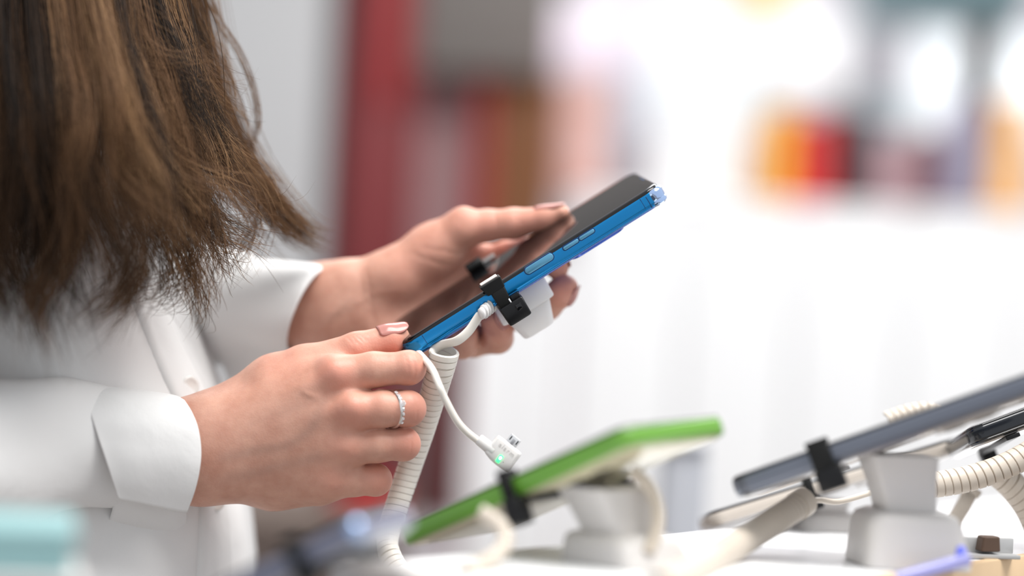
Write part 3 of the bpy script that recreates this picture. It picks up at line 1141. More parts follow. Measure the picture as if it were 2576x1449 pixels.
# far arm
fa = loc_mesh('clamp_arm', block(57.0, 66.5, 76.0, 79.0, -12.0, 3.0, 0.6), mat('grey_metal', (0.5, 0.48, 0.47), 0.3, metal=0.7), sensor, 40)
tv, tf = sweep([V(52.2, 73.0, 4.6), V(52.8, 73.0, 4.6), V(57, 73.0, 4.6), V(61.5, 73.0, 4.6), V(62.2, 73.0, 4.6)], circle(2.9, 14), scales=[0.75, 1, 1, 1, 0.8])
loc_mesh('rubber_sleeve', (tv, tf), RUBBER, fa, 40)
loc_mesh('arm_finger', block(60.5, 70.0, 72.0, 78.5, 2.4, 4.2, 0.5), mat('grey_metal', (0.5, 0.48, 0.47), 0.3, metal=0.7), fa)


# ---- cords in room space
def cable(name, pts, r, m, parent, ry=None, n=10, seg=10, up=(0, 0, 1), scales=None):
    path = catmull(pts, n)
    v, f_ = sweep(path, circle(r, seg, ry), up, scales)
    o = mesh_obj(name, v, f_, m)
    child_at(o, parent)
    return o


def coil(name, pts, radius, pitch, m, parent, band=1.0, thick=1.6, ppt=18, n=14, rads=None, squash=1.0):
    """a tight coil of flat cord about an axis path"""
    axis = catmull(pts, n)
    seg = np.linalg.norm(np.diff(axis, axis=0), axis=1)
    s = np.concatenate([[0], np.cumsum(seg)])
    T, N, B = frames(axis)
    turns = s[-1] / pitch
    M_ = int(turns * ppt)
    tt = np.linspace(0, s[-1], M_)
    hw = pitch * band / 2
    # section in (radial, axial): rounded flat band
    sec = [(0.0, -hw), (0.55 * thick, -hw * 0.97), (thick, -hw * 0.78), (thick, hw * 0.78), (0.55 * thick, hw * 0.97), (0.0, hw)]
    k = len(sec)
    ip = lambda A: np.stack([np.interp(tt, s, A[:, c]) for c in range(3)], 1)
    A_, N_, B_, T_ = ip(axis), ip(N), ip(B), ip(T)
    vs_, fs = [], []
    for i in range(M_):
        th = 2 * math.pi * tt[i] / pitch
        rr = radius if rads is None else np.interp(tt[i] / s[-1], np.linspace(0, 1, len(rads)), rads)
        rd = N_[i] * math.cos(th) + B_[i] * math.sin(th) * squash
        for a_, b_ in sec:
            vs_.append(A_[i] + rd * (rr - thick + a_) + T_[i] * b_)
    for i in range(M_ - 1):
        for j in range(k):
            j2 = (j + 1) % k
            fs.append((i * k + j, (i + 1) * k + j, (i + 1) * k + j2, i * k + j2))
    fs.append(tuple(range(k)))
    fs.append(tuple((M_ - 1) * k + j for j in range(k - 1, -1, -1)))
    o = mesh_obj(name, vs_, fs, m)
    flat_shade_sharp(o, 28)
    child_at(o, parent)
    return o


# strain relief and flat lead from the sensor to the coil
cable('flat_lead', [P(1262, 752, 14), P(1240, 766, 9), P(1208, 792, 4), P(1180, 832, 1), P(1150, 857, 0), P(1116, 866, 4), P(1094, 878, 6), P(1086, 892, 2)],
      2.9, CORD, sensor, 1.2, up=tuple(CU))
sr = cable('strain_relief', [P(1262, 752, 12), P(1240, 766, 6), P(1210, 790, -3)], 3.4, WHITEP, sensor, 2.0, up=tuple(CU), scales=None)
for i in range(5):
    t = i / 4
    c0 = P(1246 - 28 * t, 762 + 22 * t, 8 - 9 * t)
    dr = (P(1212, 788, -3) - P(1246, 762, 8)).normalized()
    v, f_ = sweep([c0 - dr * 0.45, c0 + dr * 0.45], circle(4.1, 12, 2.6), tuple(CU))
    o = mesh_obj('relief_rib', v, f_, WHITEP)
    child_at(o, sr)
coil('coil_cord', [P(1119, 884, 4), P(1106, 935, 8), P(1083, 1015, 18), P(1056, 1100, 25), P(1022, 1200, 28), P(989, 1300, 24), P(974, 1360, 18), P(986, 1412, 10), P(1022, 1470, 2), P(1090, 1560, -8)],
     6.5, 3.75, CORD, sensor, rads=[8.0, 7.4, 7.1, 7.0, 6.8, 6.6, 6.2, 6.0, 6.8, 7.4, 7.4])
# charging lead with the angled plug
cable('charging_lead', [P(1035, 868, 22), P(1052, 886, 4), P(1085, 925, -18), P(1104, 968, -26), P(1118, 1000, -26), P(1147, 1054, -24), P(1172, 1084, -22), P(1204, 1110, -20)],
      1.75, CORD, sensor, 2.0)

# plug: local x along its body, y up towards the connector, z to the camera
PX = (CR * 59 - CU * 48).normalized()
PY = (CR * 48 + CU * 59).normalized()
PZ = PX.cross(PY).normalized()
if PZ.dot(CF) > 0:
    PZ = -PZ
plug_o = P(1264, 1139, -20)
plug = empty('plug', matrix=basis(plug_o, PX, PY, PZ))
child_at(plug, sensor)
prof = [(1.8, -2.6), (0.6, -2.2), (0, -1.2), (0, 1.2), (0.6, 2.2), (1.8, 2.6)]


def outline_slab(pts, prof, sm=6):
    """slab from an outline: rings inset towards the centroid"""
    pts = catmull(pts + [pts[0]], sm)[:-1] if sm else np.array(pts, float)
    c = pts.mean(0)
    dist = np.linalg.norm(pts - c, axis=1)
    vs_, fs = [], []
    k = len(pts)
    for ins, z in prof:
        q = c + (pts - c) * (1 - ins / dist)[:, None]
        vs_ += [(x, y, z) for x, y in q]
    for i in range(len(prof) - 1):
        for j in range(k):
            j2 = (j + 1) % k
            fs.append((i * k + j, i * k + j2, (i + 1) * k + j2, (i + 1) * k + j))
    fs.append(tuple(range(k - 1, -1, -1)))
    fs.append(tuple((len(prof) - 1) * k + j for j in range(k)))
    return vs_, fs


def pl(px, py):
    q = P(px, py, -20) - plug_o
    return (q.dot(PX), q.dot(PY))


ol = [pl(1256, 1095), pl(1310, 1138), pl(1312, 1144), pl(1280, 1186), pl(1275, 1187), pl(1250, 1171), pl(1232, 1155), pl(1217, 1136), pl(1235, 1114), pl(1252, 1096)]
# keep counter clockwise as seen from +z
area2 = sum(ol[i][0] * ol[(i + 1) % len(ol)][1] - ol[(i + 1) % len(ol)][0] * ol[i][1] for i in range(len(ol)))
if area2 < 0:
    ol = ol[::-1]


def chaikin(pts, it=2, r=0.16):
    for _ in range(it):
        out = []
        for i in range(len(pts)):
            a_, b_ = np.array(pts[i]), np.array(pts[(i + 1) % len(pts)])
            out += [tuple(a_ + (b_ - a_) * r), tuple(b_ + (a_ - b_) * r)]
        pts = out
    return pts


loc_mesh('plug_shell', outline_slab(chaikin(ol), prof, 0), WHITEP, plug, 45)
a0, a1 = pl(1203, 1104), pl(1230, 1126)
v, f_ = sweep([V(a0[0], a0[1], 0), V(a0[0] + 0.6, a0[1], 0), V(a1[0], a1[1], 0), V(a1[0] + 3, a1[1], 0)], circle(2.75, 14, 3.1), scales=[0.86, 1, 1.05, 1.05])
loc_mesh('plug_sleeve', (v, f_), WHITEP, plug, 45)
c0 = pl(1291, 1110)
cx, cy = c0
con = loc_mesh('connector', block(cx - 3.15, cx + 3.15, cy - 5.0, cy + 2.7, -0.95, 0.95, 0.25), STEEL, plug, 30)
for dx in (-2.1, 2.1):
    loc_mesh('latch_hole', block(cx + dx - 0.35, cx + dx + 0.35, cy - 0.6, cy + 1.9, 0.6, 1.0, 0.1), BLACK, con)
loc_mesh('latch_plate', block(cx - 0.9, cx + 0.9, cy - 2.2, cy + 1.2, 0.6, 1.0, 0.1), mat('satin_steel', (0.55, 0.55, 0.57), 0.4, metal=0.8), con)
lx, ly = pl(1257, 1153)
loc_mesh('indicator_light', block(lx - 1.25, lx + 1.25, ly - 2.4, ly + 2.2, 1.2, 2.85, 0.4), mat('green_light', (0.1, 0.9, 0.3), 0.3, emit=((0.05, 1.0, 0.22), 1.6)), plug)
loc_mesh('light_core', slab(1.3, 1.7, 0.6, [(0.1, 2.7), (0.05, 2.9), (0.25, 2.98)], 4, lx + 0.1, ly + 0.5), mat('green_light_core', (0.9, 1, 0.9), 0.3, emit=((0.85, 1.0, 0.88), 5.0)), plug)
loc_mesh('sensor_pinhole', slab(0.4, 0.4, 0.19, [(0, 2.4), (0, 2.66)], 3, *pl(1266, 1162)), BLACK, plug)
fc = bpy.data.curves.new('embossed_word', 'FONT')
fc.body = 'alarm'
fc.size = 0.0036
fc.space_character = 1.25
fc.extrude = 0.00012
fc.align_x = 'CENTER'
fc.align_y = 'CENTER'
fo = bpy.data.objects.new('embossed_word_text', fc)
C.objects.link(fo)
bpy.context.view_layer.update()
me = bpy.data.meshes.new_from_object(fo.evaluated_get(bpy.context.evaluated_depsgraph_get()))
bpy.data.objects.remove(fo)
fo = bpy.data.objects.new('embossed_word', me)
C.objects.link(fo)
me.materials.append(mat('embossed_plastic', (0.70, 0.68, 0.66), 0.4))
fo.parent = plug
tx, ty = pl(1275, 1131)
fo.location = (tx * 0.001, ty * 0.001, 0.00262)

# ------------------------------------------------------------------ ring on the middle finger
SILVER = mat('silver_band', (0.82, 0.81, 0.80), 0.14, metal=1.0)
GEM = mat('clear_stone', (0.95, 0.95, 0.97), 0.03, trans=0.6, ior=2.2, spec=1.0)
a_, b_ = P(960, 1029, -11), P(1021, 1028, -9)
axd = (b_ - a_).normalized()
axd = (axd + CU * 0.10 + CF * 0.62).normalized()
rc = P(984, 1030, -9.8)
rside = (-CF - axd * (-CF).dot(axd)).normalized()
rup = axd.cross(rside).normalized()
ring = empty('finger_ring', matrix=basis(rc, rside, rup, axd), label='silver engagement ring with small clear stones on a middle finger', cat='ring')
pth = [V(10.6 * math.cos(t), 9.5 * math.sin(t), 0) for t in np.linspace(0, 2 * math.pi, 72, endpoint=False)]
bv2, bf2 = [], []
for i, p in enumerate(pth):
    t = 2 * math.pi * i / 72
    front = max(0.0, math.cos(t))
    hw, tk = 0.95 + 0.75 * front ** 3, 0.85 + 0.4 * front ** 3
    rd = V(math.cos(t), math.sin(t), 0)
    for q in range(10):
        ph = 2 * math.pi * q / 10
        bv2.append(tuple(p + rd * tk * math.cos(ph) + V(0, 0, 1) * hw * math.sin(ph)))
for i in range(72):
    for q in range(10):
        i2, q2 = (i + 1) % 72, (q + 1) % 10
        bf2.append((i * 10 + q, i2 * 10 + q, i2 * 10 + q2, i * 10 + q2))
loc_mesh('band', (bv2, bf2), SILVER, ring, 60)


def gem(r):
    vs_ = [(r * 0.55 * math.cos(a), r * 0.55 * math.sin(a), r * 0.35) for a in np.linspace(0, 2 * math.pi, 8, endpoint=False)]
    vs_ += [(r * math.cos(a), r * math.sin(a), 0) for a in np.linspace(0, 2 * math.pi, 8, endpoint=False)]
    vs_ += [(0, 0, -r * 0.8)]
    fs = [tuple(range(8))] + [(8 + i, 8 + (i + 1) % 8, (i + 1) % 8, i) for i in range(8)] + [(16, 8 + (i + 1) % 8, 8 + i) for i in range(8)]
    return vs_, fs


for k, t in enumerate((-1.0, -0.76, -0.54, -0.26, 0.02, 0.26, 0.5, 0.74)):
    r = 1.9 if k == 3 else 1.15
    rd = V(math.cos(t), math.sin(t), 0)
    tg = V(-math.sin(t), math.cos(t), 0)
    M_ = Matrix((V(0, 0, 1), tg, rd)).transposed().to_4x4()
    M_.translation = V(10.6 * math.cos(t), 9.5 * math.sin(t), 0) + rd * (1.15 + (0.5 if k == 3 else 0.1))
    o = loc_mesh('gemstone', xform(gem(r), M_), GEM, ring, 5)
# ------------------------------------------------------------------ shirt
def cloth_material():
    m = bpy.data.materials.new('white_cotton')
    m.use_nodes = True
    nt = m.node_tree
    L = nt.links
    b = nt.nodes['Principled BSDF']
    b.inputs['Base Color'].default_value = (0.82, 0.815, 0.81, 1)
    b.inputs['Roughness'].default_value = 0.85
    b.inputs['Specular IOR Level'].default_value = 0.2
    b.inputs['Sheen Weight'].default_value = 0.15
    tc = nt.nodes.new('ShaderNodeTexCoord')
    w1 = nt.nodes.new('ShaderNodeTexNoise')
    w1.inputs['Scale'].default_value = 1500
    w1.inputs['Detail'].default_value = 2
    w2 = nt.nodes.new('ShaderNodeTexNoise')
    w2.inputs['Scale'].default_value = 22
    w2.inputs['Detail'].default_value = 6
    w2.inputs['Distortion'].default_value = 0.6
    for w in (w1, w2):
        L.new(tc.outputs['Object'], w.inputs['Vector'])
    b1 = nt.nodes.new('ShaderNodeBump')
    b1.inputs['Strength'].default_value = 0.25
    b1.inputs['Distance'].default_value = 0.0002
    b2 = nt.nodes.new('ShaderNodeBump')
    b2.inputs['Strength'].default_value = 0.3
    b2.inputs['Distance'].default_value = 0.006
    L.new(w1.outputs['Fac'], b1.inputs['Height'])
    L.new(w2.outputs['Fac'], b2.inputs['Height'])
    L.new(b2.outputs['Normal'], b1.inputs['Normal'])
    L.new(b1.outputs['Normal'], b.inputs['Normal'])
    tr = nt.nodes.new('ShaderNodeBsdfTranslucent')
    tr.inputs['Color'].default_value = (0.85, 0.82, 0.79, 1)
    mx = nt.nodes.new('ShaderNodeMixShader')
    mx.inputs[0].default_value = 0.10
    out = nt.nodes['Material Output']
    L.new(b.outputs[0], mx.inputs[1])
    L.new(tr.outputs[0], mx.inputs[2])
    L.new(mx.outputs[0], out.inputs['Surface'])
    return m


COTTON = cloth_material()


def loft(name, rings, parent, m=COTTON, thick=0.9, closed=True, refine=4):
    """rings of equal length (world mm); smooth interpolation between them, given thickness"""
    R = np.array(rings, float)                       # (n, k, 3)
    n, k = R.shape[:2]
    dense = np.stack([catmull(list(R[:, j]), refine) for j in range(k)], 1)
    n2 = dense.shape[0]
    vs_ = dense.reshape(-1, 3)
    fs = []
    kk = k if closed else k - 1
    for i in range(n2 - 1):
        for j in range(kk):
            j2 = (j + 1) % k
            fs.append((i * k + j, i * k + j2, (i + 1) * k + j2, (i + 1) * k + j))
    o = mesh_obj(name, vs_, fs, m)
    sd = o.modifiers.new('thickness', 'SOLIDIFY')
    sd.thickness = thick * 0.001
    sd.offset = 0
    child_at(o, parent)
    return o, dense


def wrinkle(p, seed=0.0, amp=1.0):
    x, y, z = p * 0.013
    return amp * (math.sin(x * 2.1 + 1.7 * math.sin(z * 1.3 + seed)) * 0.6 + math.sin(z * 3.1 + x * 1.9 + y * 1.1 + seed * 2) * 0.5 + math.sin((x - z) * 4.7 + 2 * math.sin(y * 1.4) + seed) * 0.3)


# torso: rings from the collar to the hem; (py level, front px, back x in mm behind the front, half width, bulge)
lev = [(120, 150, 150, 70), (200, 205, 190, 120), (300, 262, 215, 150), (420, 330, 235, 162), (560, 392, 245, 156), (700, 443, 250, 146), (830, 497, 255, 142),
       (950, 543, 262, 138), (1060, 582, 268, 136), (1180, 604, 272, 136), (1300, 622, 276, 138), (1449, 632, 280, 140), (1620, 640, 284, 144), (1800, 640, 286, 148)]
KT = 72
LV = np.array(lev, float)


def torso_point(py, a, off=0.0):
    """point on the shirt front: py level, angle a (0 = centre front, negative = camera side)"""
    fx, bk, hw = (np.interp(py, LV[:, 0], LV[:, c]) for c in (1, 2, 3))
    fr = np.array(P(fx, py, MID))
    ca, sa = math.cos(a), math.sin(a)
    x = fr[0] - bk / 2 + bk / 2 * math.copysign(abs(ca) ** 0.84, ca)
    y = MID + hw * math.copysign(abs(sa) ** 0.9, sa)
    p = np.array((x, y, fr[2]))
    aa = a if a < math.pi else a - 2 * math.pi
    w = wrinkle(p, 0.6, 3.8) * (1 - math.exp(-(aa / 0.25) ** 2))
    # soft drag folds falling from the chest towards the bent elbow
    s_ = (aa + 0.9) * 3.2 + (py - 600) * 0.0042
    w += 4.5 * math.sin(s_ * 2.3) * math.exp(-((aa + 0.9) / 0.6) ** 2)
    return p + np.array((ca, sa, 0.0)) * (w + off)


rings = [[torso_point(r_[0], 2 * math.pi * j / KT) for j in range(KT)] for r_ in lev]
shirt, dense_t = loft('shirt', rings, person)
tag(shirt, 'white cotton button shirt with turned-back cuffs')

# sleeve of the nearer arm
def tube_rings(stations, K=48, seed=0.0, amp=1.5, lean=None):
    """stations: (px, py, depth, half height, half depth, shift of the near side along x in mm)"""
    out = []
    for (px, py, dy, hh, hd, sh) in stations:
        c = np.array(P(px, py, dy))
        ring_ = []
        for j in range(K):
            a = 2 * math.pi * j / K
            u, w = math.cos(a), math.sin(a)
            p = c + np.array(CU) * (hh * u) - np.array(CF) * (hd * w) + np.array(CR) * (sh * max(w, -0.6) * 1.0)
            nr = np.array(CU) * u - np.array(CF) * w
            p = p + nr * wrinkle(p * 2.0, seed, amp)
            ring_.append(p)
        out.append(ring_)
    return out


def sub(o, parent):
    child_at(o, parent)
    return o


st = [(-480, 1175, -110, 46, 44, 0), (-330, 1160, -100, 45, 44, 0), (-180, 1150, -80, 42, 42, 0), (-60, 1142, -60, 39.5, 40, 2), (60, 1138, -40, 37.5, 38, 3), (150, 1128, -25, 35, 29, 4), (215, 1126, -16, 34, 23, 5), (280, 1128, -8, 32, 20, 5), (380, 1134, 0, 29, 20, 6)]
rs, _ = loft('sleeve', tube_rings(st, seed=1.2, amp=2.8), shirt)
st = [(-430, 1000, 300, 60, 60, 0), (-150, 900, 300, 52, 52, 0), (150, 820, 270, 44, 44, 0), (330, 790, 225, 39, 39, 0), (470, 778, 168, 36, 38, 0), (570, 775, 134, 33, 36, 0), (640, 773, 122, 30, 31, 0)]
ls, _ = loft('sleeve', tube_rings(st, seed=3.2, amp=2.0), shirt)
# upper arms joined to the shoulders
upst = [(P(-90, 330, 35), 50), (P(-240, 590, -45), 52), (P(-400, 900, -105), 50), (P(-500, 1150, -112), 46)]
for sgn, pts in ((0, upst), (1, [(P(-60, 260, 240), 55), (P(-200, 500, 290), 54), (P(-380, 800, 305), 54), (P(-470, 1010, 302), 52)])):
    path = catmull([p for p, r in pts], 6)
    rr = np.interp(np.linspace(0, 1, len(path)), np.linspace(0, 1, len(pts)), [r for p, r in pts])
    v, f_ = sweep(path, circle(1.0, 40), scales=rr, caps=False)
    v = np.array(v)
    v = v + np.array([[0, 0, 0]] * len(v))
    o = mesh_obj('upper_sleeve', v, f_, COTTON)
    child_at(o, shirt)

# turned-back cuff of the nearer arm: wide, its lower corner open
def cuff_ring(top, nearmid, bottom, hd, dy, K=64, far_dx=-6.0, bow=0.0):
    """ring through a top pixel, a bulging near-side pixel and a bottom pixel"""
    t, m_, b_ = np.array(P(*top, dy)), np.array(P(*nearmid, dy)), np.array(P(*bottom, dy))
    c = (t + b_) / 2
    hu = (t - b_) / 2
    side = (m_ - c)
    side = side - hu * (side.dot(hu) / hu.dot(hu))
    ring_ = []
    for j in range(K):
        a = 2 * math.pi * j / K
        u, w = math.cos(a), math.sin(a)
        e = 0.86
        uu = math.copysign(abs(u) ** e, u)
        ww = math.copysign(abs(w) ** e, w)
        p = c + hu * uu - np.array(CF) * (hd * ww) + side * (abs(w) ** 1.3 if w > 0 else -0.25 * abs(w))
        ring_.append(p - np.array(CF) * wrinkle(p * 2.4, dy, 0.55) + np.array(CU) * wrinkle(p * 1.9, dy + 2, 0.4))
    return ring_


def sheet(name, grid, parent, thick=0.9):
    """smooth cloth sheet through a grid of points (rows of world mm)"""
    G = np.array(grid, float)
    A = np.stack([catmull(list(G[:, j]), 6) for j in range(G.shape[1])], 1)
    B = np.stack([catmull(list(A[i]), 6) for i in range(A.shape[0])], 0)
    n, k = B.shape[:2]
    fs = [(i * k + j, i * k + j + 1, (i + 1) * k + j + 1, (i + 1) * k + j) for i in range(n - 1) for j in range(k - 1)]
    o = mesh_obj(name, B.reshape(-1, 3), fs, COTTON)
    sd = o.modifiers.new('thickness', 'SOLIDIFY')
    sd.thickness = thick * 0.001
    child_at(o, parent)
    return o


def cuff_sheet(cols, parent, amp=0.5):
    """turned-back cuff: columns from its loose edge to the wrist; each (top, middle, bottom pixel, depth shift); a free lower edge"""
    grid = []
    for T, M_, B_, dy in cols:
        T, M_, B_ = (np.array(q, float) for q in (T, M_, B_))
        ct = 2 * M_ - (T + B_) / 2
        arc = lambda v: T * (1 - v) ** 2 + ct * (2 * v * (1 - v)) + B_ * v * v
        rows = [(arc(0.38), 30), (arc(0.15), 26), (arc(0.02), 14), (T, 0), (arc(0.04), -13), (arc(0.15), -22), (arc(0.31), -28),
                (arc(0.5), -30), (arc(0.67), -30), (arc(0.84), -27.5), (B_, -23)]
        col = []
        for q, d in rows:
            p = np.array(P(q[0], q[1], dy + d))
            col.append(p - np.array(CF) * wrinkle(p * 2.2, dy * 0.1, amp))
        grid.append(col)
    return sheet('cuff', grid, parent, 1.3)


cuff_sheet([((206, 967), (249, 1105), (300, 1257), -8), ((226, 968), (272, 1108), (312, 1261), -7), ((290, 974), (335, 1115), (350, 1268), -5), ((375, 984), (415, 1120), (403, 1280), -1),
            ((435, 993), (477, 1128), (447, 1289), 2), ((462, 1003), (506, 1130), (470, 1291), 4)], shirt)
# the open underside of the cuff hanging below the wrist
sheet('cuff_flap', [[P(288, 1215, -22), P(335, 1225, -22), P(392, 1240, -18), P(440, 1252, -8), P(466, 1262, 6)],
                    [P(284, 1275, -12), P(330, 1290, -10), P(388, 1304, -4), P(436, 1318, 8), P(464, 1322, 20)],
                    [P(262, 1340, 4), P(312, 1354, 8), P(372, 1368, 14), P(422, 1380, 24), P(448, 1382, 36)],
                    [P(236, 1415, 22), P(284, 1424, 26), P(340, 1432, 32), P(392, 1436, 40), P(420, 1434, 50)],
                    [P(200, 1495, 38), P(250, 1495, 44), P(304, 1494, 50), P(352, 1488, 58), P(384, 1480, 64)]], shirt)
# narrow darker inner fold between sleeve and flap
sheet('sleeve_vent', [[P(236, 1150, -2), P(262, 1200, 8)], [P(256, 1230, 0), P(290, 1262, 10)], [P(250, 1320, 2), P(272, 1335, 10)], [P(205, 1430, 2), P(232, 1440, 8)], [P(180, 1500, 2), P(205, 1505, 8)]], shirt)

# cuff of the farther arm
cr2 = [cuff_ring((606, 664), (560, 760), (560, 862), 30, 132), cuff_ring((596, 651), (545, 756), (536, 868), 33, 132), cuff_ring((660, 654), (622, 760), (610, 876), 33, 122),
       cuff_ring((745, 660), (700, 768), (676, 884), 32, 110), cuff_ring((806, 667), (742, 768), (718, 888), 30, 101), cuff_ring((822, 673), (752, 772), (727, 889), 29, 99),
       cuff_ring((814, 678), (748, 774), (727, 882), 27, 100), cuff_ring((770, 678), (700, 770), (690, 876), 26, 108)]
cuff2, _ = loft('cuff', cr2, shirt, refine=4, thick=1.0)
sheet('cuff_flap', [[P(536, 858, 112), P(600, 866, 106), P(665, 876, 100), P(722, 886, 94)], [P(548, 892, 116), P(606, 898, 112), P(662, 906, 108), P(704, 914, 104)],
                    [P(570, 935, 128), P(615, 940, 126), P(655, 945, 124), P(690, 950, 122)], [P(590, 985, 140), P(622, 988, 140), P(650, 990, 140), P(680, 992, 140)]], shirt)

# placket down the front, with buttons
pk = []
for py in (260, 340, 420, 490, 560, 630, 700, 765, 830, 890, 950, 1005, 1060, 1120, 1180, 1240, 1300, 1375, 1449, 1620):
    pk.append([torso_point(py, math.radians(a), o_) for a, o_ in ((-33, -2.0), (-32, 2.2), (-29, 2.6), (-25, 2.4), (-20, 1.8))])
sheet('placket', pk, shirt, 1.4)
BTN = mat('pearl_button', (0.80, 0.78, 0.75), 0.25, coat=0.5)
for py in (960, 1235, 690, 1440):
    c0 = Vector(torso_point(py, math.radians(-27), 4.0))
    nr = (-CF * 0.75 + CR * 0.62 + CU * 0.12).normalized()
    t1 = nr.orthogonal().normalized()
    M_ = Matrix((t1, nr.cross(t1), nr)).transposed().to_4x4()
    M_.translation = c0
    v, f_ = slab(11, 11, 5.4, [(0.3, -0.8), (0, -0.2), (0, 0.5), (0.6, 0.9), (1.4, 0.9), (1.9, 0.55)], 6)
    o = mesh_obj('button', *xform((v, f_), M_), BTN)
    child_at(o, shirt)

# ------------------------------------------------------------------ hair
def hair_material():
    m = bpy.data.materials.new('brown_hair')
    m.use_nodes = True
    nt = m.node_tree
    L = nt.links
    b = nt.nodes['Principled BSDF']
    at = nt.nodes.new('ShaderNodeAttribute')
    at.attribute_name = 'tone'
    rp = nt.nodes.new('ShaderNodeValToRGB')
    e = rp.color_ramp.elements
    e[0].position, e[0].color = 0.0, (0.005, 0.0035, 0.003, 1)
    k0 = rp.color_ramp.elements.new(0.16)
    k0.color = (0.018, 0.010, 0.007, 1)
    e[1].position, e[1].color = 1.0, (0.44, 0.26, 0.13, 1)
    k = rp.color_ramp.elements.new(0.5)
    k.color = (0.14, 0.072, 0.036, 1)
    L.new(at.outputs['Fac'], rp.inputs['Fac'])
    L.new(rp.outputs['Color'], b.inputs['Base Color'])
    b.inputs['Roughness'].default_value = 0.45
    b.inputs['Specular IOR Level'].default_value = 0.12
    return m


HAIR = hair_material()
HV, HF, HT = [], [], []
HOFF = 0


def lock(guide, n, spread0, spread1, tone, dtone=0.14, curl=2.0, r=0.13, flare=0.0, pts=22, ragged=0.25):
    """guide: (px, py, depth) from root to tip; n strands around it"""
    global HOFF
    g_ = catmull([J(*p) for p in guide], 10)
    s = np.linspace(0, 1, len(g_))
    for i in range(n):
        end = 1.0 - ragged * rng.random() ** 2
        t = np.linspace(0, end, pts)
        path = np.stack([np.interp(t, s, g_[:, c]) for c in range(3)], 1)
        o0 = rng.normal(size=3)
        o1 = o0 * 0.75 + rng.normal(size=3) * 0.65
        tt = t[:, None]
        sp = spread0 + (spread1 - spread0) * tt
        off = (o0 * (1 - tt) + o1 * tt) * sp * 0.5
        ph = rng.random(3) * 6.28
        fq = rng.uniform(3, 9)
        wob = np.stack([np.sin(t * fq + ph[0]), np.sin(t * fq * 1.2 + ph[1]), np.sin(t * fq * 0.8 + ph[2])], 1) * curl * (0.3 + t[:, None])
        fl_ = rng.normal(size=3) * flare * (tt ** 3)
        path = path + off + wob + fl_
        # three sided tube
        T = np.gradient(path, axis=0)
        T /= np.linalg.norm(T, axis=1)[:, None] + 1e-9
        u = np.cross(T, np.array((0.3, 1.0, 0.2)))
        u /= np.linalg.norm(u, axis=1)[:, None] + 1e-9
        w = np.cross(T, u)
        rad = (r * rng.uniform(0.7, 1.25)) * np.clip((1.03 - t / end) * 5, 0.25, 1.0)[:, None]
        ring_ = np.stack([path + u * rad, path - u * rad * 0.5 + w * rad * 0.87, path - u * rad * 0.5 - w * rad * 0.87], 1)
        HV.append(ring_.reshape(-1, 3))
        HT.append(np.full(pts * 3, np.clip(tone + rng.normal() * dtone, 0, 1)))
        k = np.arange(pts - 1)[:, None] * 3
        for j in range(3):
            j2 = (j + 1) % 3
            HF.append(np.concatenate([k + j, k + j2, k + 3 + j2, k + 3 + j], 1) + HOFF)
        HOFF += pts * 3


TOPY = -330
KEY = [[(-120, TOPY, 50), (-120, 100, -50), (-90, 400, -88), (-60, 640, -92), (0, 860, -92)],
       [(30, TOPY, 45), (50, 80, -50), (80, 350, -92), (90, 560, -98), (100, 730, -94), (110, 880, -94)],
       [(130, TOPY, 40), (170, 50, -50), (205, 280, -96), (190, 480, -100), (230, 640, -94), (250, 770, -90), (220, 860, -88)],
       [(200, TOPY, 40), (255, 20, -30), (310, 240, -66), (350, 430, -72), (385, 590, -68), (400, 720, -66), (340, 800, -66)],
       [(270, TOPY, 45), (330, 0, 0), (395, 220, -28), (460, 430, -32), (505, 610, -28), (505, 720, -24), (515, 800, -24)],
       [(330, TOPY, 55), (395, -20, 25), (465, 180, 10), (535, 380, 8), (600, 530, 10), (640, 640, 10)],
       [(370, TOPY, 70), (430, -30, 55), (490, 180, 50), (540, 350, 50), (600, 460, 50), (640, 540, 48)]]
KEY = [[(x_, y_, d_ * 0.8) for x_, y_, d_ in k_] for k_ in KEY]
KEY = [catmull([np.array(p, float) for p in k_], 12) for k_ in KEY]
KEY = np.array([np.stack([np.interp(np.linspace(0, 1, 40), np.linspace(0, 1, len(k_)), k_[:, c]) for c in range(3)], 1) for k_ in KEY])


def flow(u):
    x = u * (len(KEY) - 1)
    i = min(int(x), len(KEY) - 2)
    return KEY[i] * (1 - (x - i)) + KEY[i + 1] * (x - i)


# inner layer against the neck, shade put into its dark tone
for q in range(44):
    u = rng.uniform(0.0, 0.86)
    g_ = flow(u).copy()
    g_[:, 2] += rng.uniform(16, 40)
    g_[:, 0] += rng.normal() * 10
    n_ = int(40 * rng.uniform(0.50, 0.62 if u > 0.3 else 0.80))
    lock([tuple(p) for p in g_[:n_:3]], 60, 24, 16, 0.05, 0.05, 4, r=0.17, ragged=0.35, flare=6)
